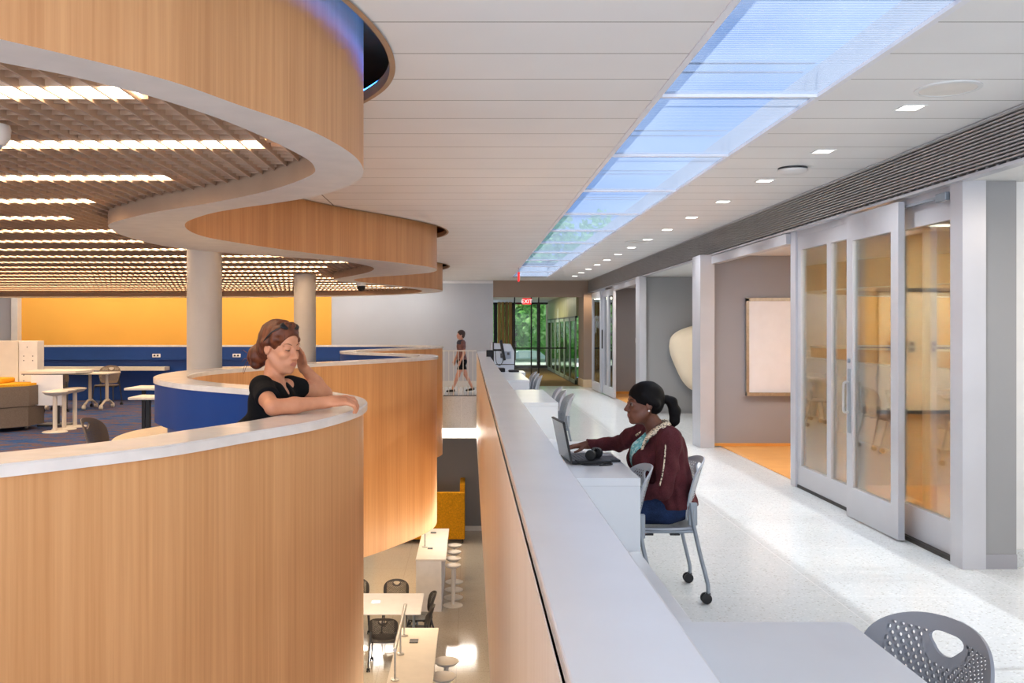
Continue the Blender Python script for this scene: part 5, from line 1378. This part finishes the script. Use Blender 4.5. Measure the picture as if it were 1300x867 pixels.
def pick2(C):
    q = (C - HC2) @ Ri2.T
    return ((q[:, 0] > .086) & ((q[:, 1] / .024) ** 2 + ((q[:, 2] + .0610) / .0125) ** 2 < 1)).astype(int)
w2 = body_mesh('person', f, [sk2, lip2], None, B2, pick2); w2.location = B2
tag(w2, 'woman in a burgundy jacket seated at the white desk behind a laptop', 'person')
eye_parts(w2, B2, P2, R2, hs2, False)
b = bmesh.new(); bmesh.ops.create_uvsphere(b, u_segments=12, v_segments=8, radius=.0065); bmesh.ops.translate(b, verts=b.verts, vec=Vector(P2(.0, .086, -.034)) - Vector(B2))
me = bpy.data.meshes.new('earring'); b.to_mesh(me); b.free(); me.materials.append(MAT['paperwhite']); tag(link('earring', me, w2, 60), 'white stud earring')
# blouse
f = Field((.95, 5.42, .60), (1.42, 5.90, 1.08), 0.006); torso2(f, .010)
f.cap(nk2 + np.array((-.02, 0, -.06)), (1.10, 5.65, .88), .075, .10, .04)
f.cap(nk2 + np.array((0, 0, -.01)), nk2 + np.array((0, 0, .12)), .072, .09, .01, 's'); f.cap(nk2 + np.array((-.10, 0, .03)), nk2 + np.array((-.13, 0, -.07)), .06, .02, .01, 's')
f.cut((0, 0, .63), (0, 0, -1)); f.cut((1.22, 0, 0), (1, 0, 0))
t = NT('turquoise print'); v = t.n('ShaderNodeTexVoronoi'); t.link(t.obj(), v.inputs['Vector']); v.inputs['Scale'].default_value = 70
body_mesh('blouse', f, t.done(t.bsdf(t.ramp(t.xyz(v.outputs['Color'])[0], [(0.2, (70, 150, 160)), (0.5, (120, 190, 196)), (0.8, (180, 214, 214))]), 0.8)), w2, B2)
# jacket, open at the front
f = Field((.68, 5.26, .50), (1.48, 6.14, 1.10), 0.0055); torso2(f, .024)
f.cap(nk2 + np.array((.01, 0, -.035)), sN, .062, .068, .04); f.cap(nk2 + np.array((.01, 0, -.035)), sF, .062, .066, .04)
f.chain([sN, (sN + elN) / 2, elN], [.070, .064, .056], .03); f.chain([elN, wrN], [.056, .040], .02)
f.chain([sF, (sF + elF) / 2, elF], [.068, .060, .052], .03); f.chain([elF, wrF + np.array((.015, 0, 0))], [.052, .038], .02)
f.warp(.0028, 24, 9); f.warp(.0016, 55, 3)
f.cap(nk2 + np.array((0, 0, .0)), nk2 + np.array((-.01, 0, .14)), .060, .10, .008, 's')
f.chain([nk2 + np.array((-.09, -.005, -.01)), (1.04, 5.65, .86), (1.02, 5.65, .60)], [.045, .062, .075], .01, 's')
f.cut((0, 0, .555), (0, 0, -1)); f.cap(wrF + np.array((.012, 0, 0)), wrF + np.array((-.12, 0, 0)), .036, .05, 0, 's')
jk = body_mesh('jacket', f, cloth('burgundy velour', (76, 36, 40), 0.22), w2, B2)
t = NT('leopard trim'); v = t.n('ShaderNodeTexVoronoi'); t.link(t.obj(), v.inputs['Vector']); v.inputs['Scale'].default_value = 85
lm = t.done(t.bsdf(t.ramp(v.outputs['Distance'], [(0.30, (52, 38, 30)), (0.45, (222, 206, 180))]), 0.85))
col = MB(); a_ = lambda p: Vector(p) - Vector(B2)
path = catmull([(1.075, 5.575, .905), (1.085, 5.555, .965), (1.13, 5.545, 1.012), (1.195, 5.575, 1.045), (1.225, 5.64, 1.052), (1.20, 5.71, 1.045), (1.13, 5.74, 1.01), (1.08, 5.735, .965)], 6)
path = [p + Vector((0, 0, .026)) for p in path]
col.strip([a_(p) for p in path], [a_(p + Vector((0.30 * (p.x - 1.16), .50 * (p.y - 5.645), -.026))) for p in path])
c_ = col.build('collar', lm, jk, 60); m_ = c_.modifiers.new('s', 'SOLIDIFY'); m_.thickness = .014; m_.offset = 0
pp = MB(); pth = catmull([(1.165, 5.500, 1.036), (1.168, 5.420, .992), (1.156, 5.378, .90), (1.136, 5.345, .80), (1.114, 5.328, .725)], 8)
pp.tube([a_(p) for p in pth], .0045, 6); pp.build('piping', lm, jk, 60)
# jeans and shoes
f = Field((.68, 5.40, .06), (1.48, 5.92, .70), 0.008); f.ell((1.245, 5.655, .572), np.array((.158, .196, .116)), RT2, .05); legs2(f, .012)
f.cut((0, 0, .085), (0, 0, -1)); f.cut((0, 0, .640), (0, 0, 1)); f.warp(.0015, 40, 5)
body_mesh('jeans', f, cloth('blue denim', (34, 48, 78), 0.25), w2, B2)
f = Field((.55, 5.4, -.01), (.95, 5.92, .13), 0.006)
for q in (-1, 1): f.cap((.845, 5.66 + q * .10, .045), (.665, 5.66 + q * .11, .034), .046, .036, .03)
f.cut((0, 0, .003), (0, 0, -1)); body_mesh('shoes', f, MAT['black'], w2, B2)
# hair pulled back to a ponytail
f = Field((.98, 5.46, .98), (1.36, 5.82, 1.34), 0.004)
E = lambda p, r, k=.01, op='u': f.ell(P2(*p), np.array(r) * hs2, R2, k, op)
E((-.016, 0, .044), (.106, .083, .090), .01); E((-.050, 0, -.010), (.060, .074, .058), .03)
f.cap(P2(.02, .062, .06), P2(-.05, .078, .0), .022, .018, .03); f.cap(P2(.02, -.062, .06), P2(-.05, -.078, .0), .022, .018, .03)
f.ell(P2(.112, 0, -.035), np.array((.070, .11, .094)) * hs2, R2, .006, 's'); f.ell(P2(.010, .102, -.03), np.array((.036, .034, .040)) * hs2, R2, .006, 's'); f.ell(P2(.010, -.102, -.03), np.array((.036, .034, .040)) * hs2, R2, .006, 's')
f.chain([P2(-.095, 0, .005), P2(-.135, 0, .020), P2(-.165, 0, .000), P2(-.180, .0, -.055), P2(-.176, .0, -.110), P2(-.158, .0, -.155)], [.022, .022, .032, .036, .030, .008], .015)
f.warp(.0004, 60, 2)
hb = plain('black hair', (13, 10, 11), 0.6, 0, 0.12, 0.2, 60)
body_mesh('hair', f, hb, w2, B2, None, 1)

# ---- woman walking across the bridge ---------------------------------------------
B3 = (-0.22, 23.55, 0.0)
sk3 = skin_mat('fair skin', (206, 152, 132), (220, 170, 150))
R3 = frame((-.96, -.28, 0)); HC3 = np.array((-.25, 23.55, 1.485)); hs3 = .95
f = Field((-.72, 23.2, -.02), (.35, 23.9, 1.65), 0.009)
RT3 = R3
f.ell((-.235, 23.55, 1.19), (.10, .165, .17), RT3, .05); f.ell((-.225, 23.55, .99), (.09, .13, .13), RT3, .05); f.ell((-.22, 23.55, .84), (.115, .165, .13), RT3, .05)
f.cap((-.24, 23.55, 1.32), HC3 + R3 @ np.array((-.02, 0, -.075)), .052, .047, .03); P3 = head(f, HC3, R3, hs3, True)
for q, fo in ((1, -.16), (-1, .17)):
    s_ = np.array((-.235, 23.55, 1.29)) + R3[:, 1] * q * .17; e_ = s_ + np.array((.03 * q, 0, -.27)); w_ = e_ + np.array((-.09, 0, -.21))
    f.chain([s_, e_, w_], [.045, .036, .024], .03); hand(f, w_, (-.2, 0, -.95), R3[:, 1] * -q, .35, .03, q, .92)
    h_ = np.array((-.22, 23.55, .80)) + R3[:, 1] * q * .08; k_ = h_ + np.array((fo * .75, 0, -.36)); n_ = np.array((-.22 + fo * 1.25 + (.06 if fo > 0 else -.03), h_[1], .09 if fo < 0 else .12))
    f.chain([h_, k_, n_], [.078, .052, .032], .03); f.cap(n_ + np.array((.02, 0, -.05)), n_ + np.array((-.13, 0, -.06 if fo < 0 else -.075)), .028, .022, .02)
w3 = body_mesh('person', f, sk3, None, B3); w3.location = B3
tag(w3, 'dark-haired woman walking along the bridge behind the white balustrade', 'person')
f = Field((-.6, 23.2, .80), (.2, 23.9, 1.42), 0.01); f.ell((-.235, 23.55, 1.19), (.115, .180, .18), RT3, .05); f.ell((-.225, 23.55, .99), (.105, .145, .14), RT3, .05); f.ell((-.22, 23.55, .86), (.128, .178, .12), RT3, .05)
for q in (1, -1):
    s_ = np.array((-.235, 23.55, 1.29)) + R3[:, 1] * q * .17; f.cap(s_, s_ + np.array((.015 * q, 0, -.15)), .056, .052, .03)
f.cap((-.24, 23.55, 1.36), (-.24, 23.55, 1.45), .065, .09, .01, 's'); f.cut((0, 0, .83), (0, 0, -1))
t = NT('banded top'); x, y, z = t.xyz(t.obj()); 
top_m = t.done(t.bsdf(t.ramp(z, [(0.0, (112, 84, 82)), (1.0, (150, 112, 108)), (1.0, (78, 86, 104))]), 0.9)) if False else cloth('mauve knit', (124, 92, 92), .2)
body_mesh('top', f, top_m, w3, B3)
f = Field((-.6, 23.2, 1.16), (.2, 23.9, 1.42), 0.01); f.ell((-.235, 23.55, 1.27), (.112, .190, .10), RT3, .04)
f.cap((-.24, 23.55, 1.36), (-.24, 23.55, 1.45), .068, .09, .01, 's'); f.cut((0, 0, 1.19), (0, 0, -1))
body_mesh('scarf', f, cloth('slate scarf', (66, 74, 92), .2), w3, B3)
f = Field((-.6, 23.2, .50), (.2, 23.9, .95), 0.01); f.ell((-.22, 23.55, .80), (.130, .180, .14), RT3, .05)
for q, fo in ((1, -.16), (-1, .17)):
    h_ = np.array((-.22, 23.55, .78)) + R3[:, 1] * q * .08; f.cap(h_, h_ + np.array((fo * .4, 0, -.19)), .098, .085, .05)
f.cut((0, 0, .585), (0, 0, -1)); f.cut((0, 0, .88), (0, 0, 1)); body_mesh('skirt', f, cloth('black skirt', (26, 26, 30), .2), w3, B3)
f = Field((-.75, 23.2, -.01), (.35, 23.9, .20), 0.008)
for q, fo in ((1, -.16), (-1, .17)):
    h_ = np.array((-.22, 23.55, .80)) + R3[:, 1] * q * .08; n_ = np.array((-.22 + fo * 1.25 + (.06 if fo > 0 else -.03), h_[1], .09 if fo < 0 else .12))
    f.cap(n_ + np.array((.03, 0, -.045)), n_ + np.array((-.15, 0, -.064 if fo < 0 else -.082)), .036, .026, .02)
f.cut((0, 0, .003), (0, 0, -1)); body_mesh('shoes', f, MAT['black'], w3, B3)
f = Field(HC3 - .2, HC3 + .2, 0.007); f.ell(P3(-.02, 0, .045), np.array((.105, .084, .088)), R3, .01); f.ell(P3(-.06, 0, -.02), np.array((.055, .07, .075)), R3, .03)
f.ell(P3(.11, 0, -.03), np.array((.066, .11, .085)), R3, .006, 's'); body_mesh('hair', f, plain('dark brown hair', (58, 40, 36), .5), w3, B3)
# ------------------------------------------------------------------ light, sky, camera
W = bpy.data.worlds.new('sky'); SC.world = W; W.use_nodes = True; nt = W.node_tree; nt.nodes.clear()
def wn(t): return nt.nodes.new(t)
o_ = wn('ShaderNodeOutputWorld'); bg = wn('ShaderNodeBackground'); tc = wn('ShaderNodeTexCoord'); nz = wn('ShaderNodeTexNoise'); mp = wn('ShaderNodeMapping')
nt.links.new(tc.outputs['Generated'], mp.inputs[0]); mp.inputs['Scale'].default_value = (1.0, 2.2, 3.0)
nt.links.new(mp.outputs[0], nz.inputs['Vector']); nz.inputs['Scale'].default_value = 2.6; nz.inputs['Detail'].default_value = 5
rp = wn('ShaderNodeValToRGB'); e = rp.color_ramp.elements
e[0].position = 0.36; e[0].color = (0.21, 0.37, 0.70, 1); e[1].position = 0.70; e[1].color = (0.86, 0.93, 1.0, 1)
nt.links.new(nz.outputs['Fac'], rp.inputs[0]); nt.links.new(rp.outputs[0], bg.inputs[0]); bg.inputs[1].default_value = 1.1
nt.links.new(bg.outputs[0], o_.inputs[0])
sun = bpy.data.lights.new('sun', 'SUN'); sun.energy = 3.0; sun.angle = math.radians(0.6); sun.color = (1.0, 0.95, 0.88)
so = bpy.data.objects.new('sun', sun); COL.objects.link(so)
so.rotation_euler = Vector((0.36, 0.20, -1.0)).to_track_quat('-Z', 'Y').to_euler()
# area lamps: some at fixtures, some added as fill
area('added_underside_fill', (0.32, 11.5, -1.3), 0.12, 13.0, 80, (255, 222, 176), (0, math.radians(90 + 25), 0))  # added lamp without a fixture, kept out of view to light the wood parapet
area('added_walkway_fill', (4.6, -3.3, 1.45), 6.5, 2.3, 55, (255, 247, 238), (PI / 2, 0, math.radians(16)))  # added fill lamp behind the camera, no window is built there
area('added_rear_fill', (-3.5, -3.3, 0.2), 9, 6, 820, (228, 238, 255), (PI / 2, 0, 0))  # large added fill lamp behind the camera, standing in for daylight
for (x, y, sx, sy, p) in ((-1.8, 13.5, 2.5, 0.5, 42), (-1.8, 18.5, 2.5, 0.5, 42), (-5.5, 15, 3, 1, 40), (-3, 9, 3, 0.5, 36)):
    area('lower_lamp', (x, y, -1.12 if x < -1 else -1.1), sx, sy, p, (255, 226, 188))
for k, x in enumerate((-0.43, -2.45)): area('bridge_lamp', (x, 22.6, -0.95), 1.1, 0.2, 25, (255, 244, 230), (PI / 2 - 0.5, 0, PI))
for y in (7.4, 8.6): area('study_lamp', (5.4, y, 2.62), 3.1, 0.1, 110, (255, 244, 226))
area('study_lamp', (5.2, 10.7, 2.64), 2.5, 0.3, 34, (255, 240, 226))
area('alcove_lamp', (3.85, 20.4, 2.64), 0.5, 1.5, 18, (255, 238, 220))
area('recess_lamp', (4.0, 15.2, 2.64), 0.5, 1.5, 16, (255, 236, 214)); area('recess_lamp', (4.5, 4.8, 2.64), 0.3, 0.3, 22, (255, 236, 214))
area('recess_lamp', (3.28, 25.0, 2.62), 0.1, 0.3, 5, (255, 220, 180))
area('lobby_lamp', (2.0, 31, 2.70), 0.6, 4, 90, (255, 240, 215))
for k in range(8): area('wall_washer', (-12 + k * 1.5, 24.6, 2.95), 0.9, 0.1, 8.0, (255, 247, 236), (0.5, 0, 0))
area('bridge_top_lamp', (-1.2, 24.2, 3.24), 2.5, 0.3, 1, (255, 244, 230))
cam = bpy.data.cameras.new('camera'); co = bpy.data.objects.new('camera', cam); COL.objects.link(co); SC.camera = co
cam.sensor_width = 36.0; cam.lens = F / 1300.0 * 36.0; cam.clip_start = 0.05; cam.clip_end = 300
cam.shift_x = (650 - 597) / 1300.0; cam.shift_y = -(433.5 - 417) / 1300.0
co.location = (0, 0, H); co.rotation_euler = (PI / 2, 0, 0)
vs = SC.view_settings; vs.view_transform = 'Standard'; vs.look = 'None'; vs.gamma = 1.0; vs.use_curve_mapping = False; vs.exposure = 0.6
SC.cycles.use_denoising = True
SC.cycles.max_bounces = 10; SC.cycles.diffuse_bounces = 5; SC.cycles.transparent_max_bounces = 24; SC.cycles.glossy_bounces = 4
SC.cycles.sample_clamp_indirect = 6.0
SC.cycles.caustics_reflective = False; SC.cycles.caustics_refractive = False
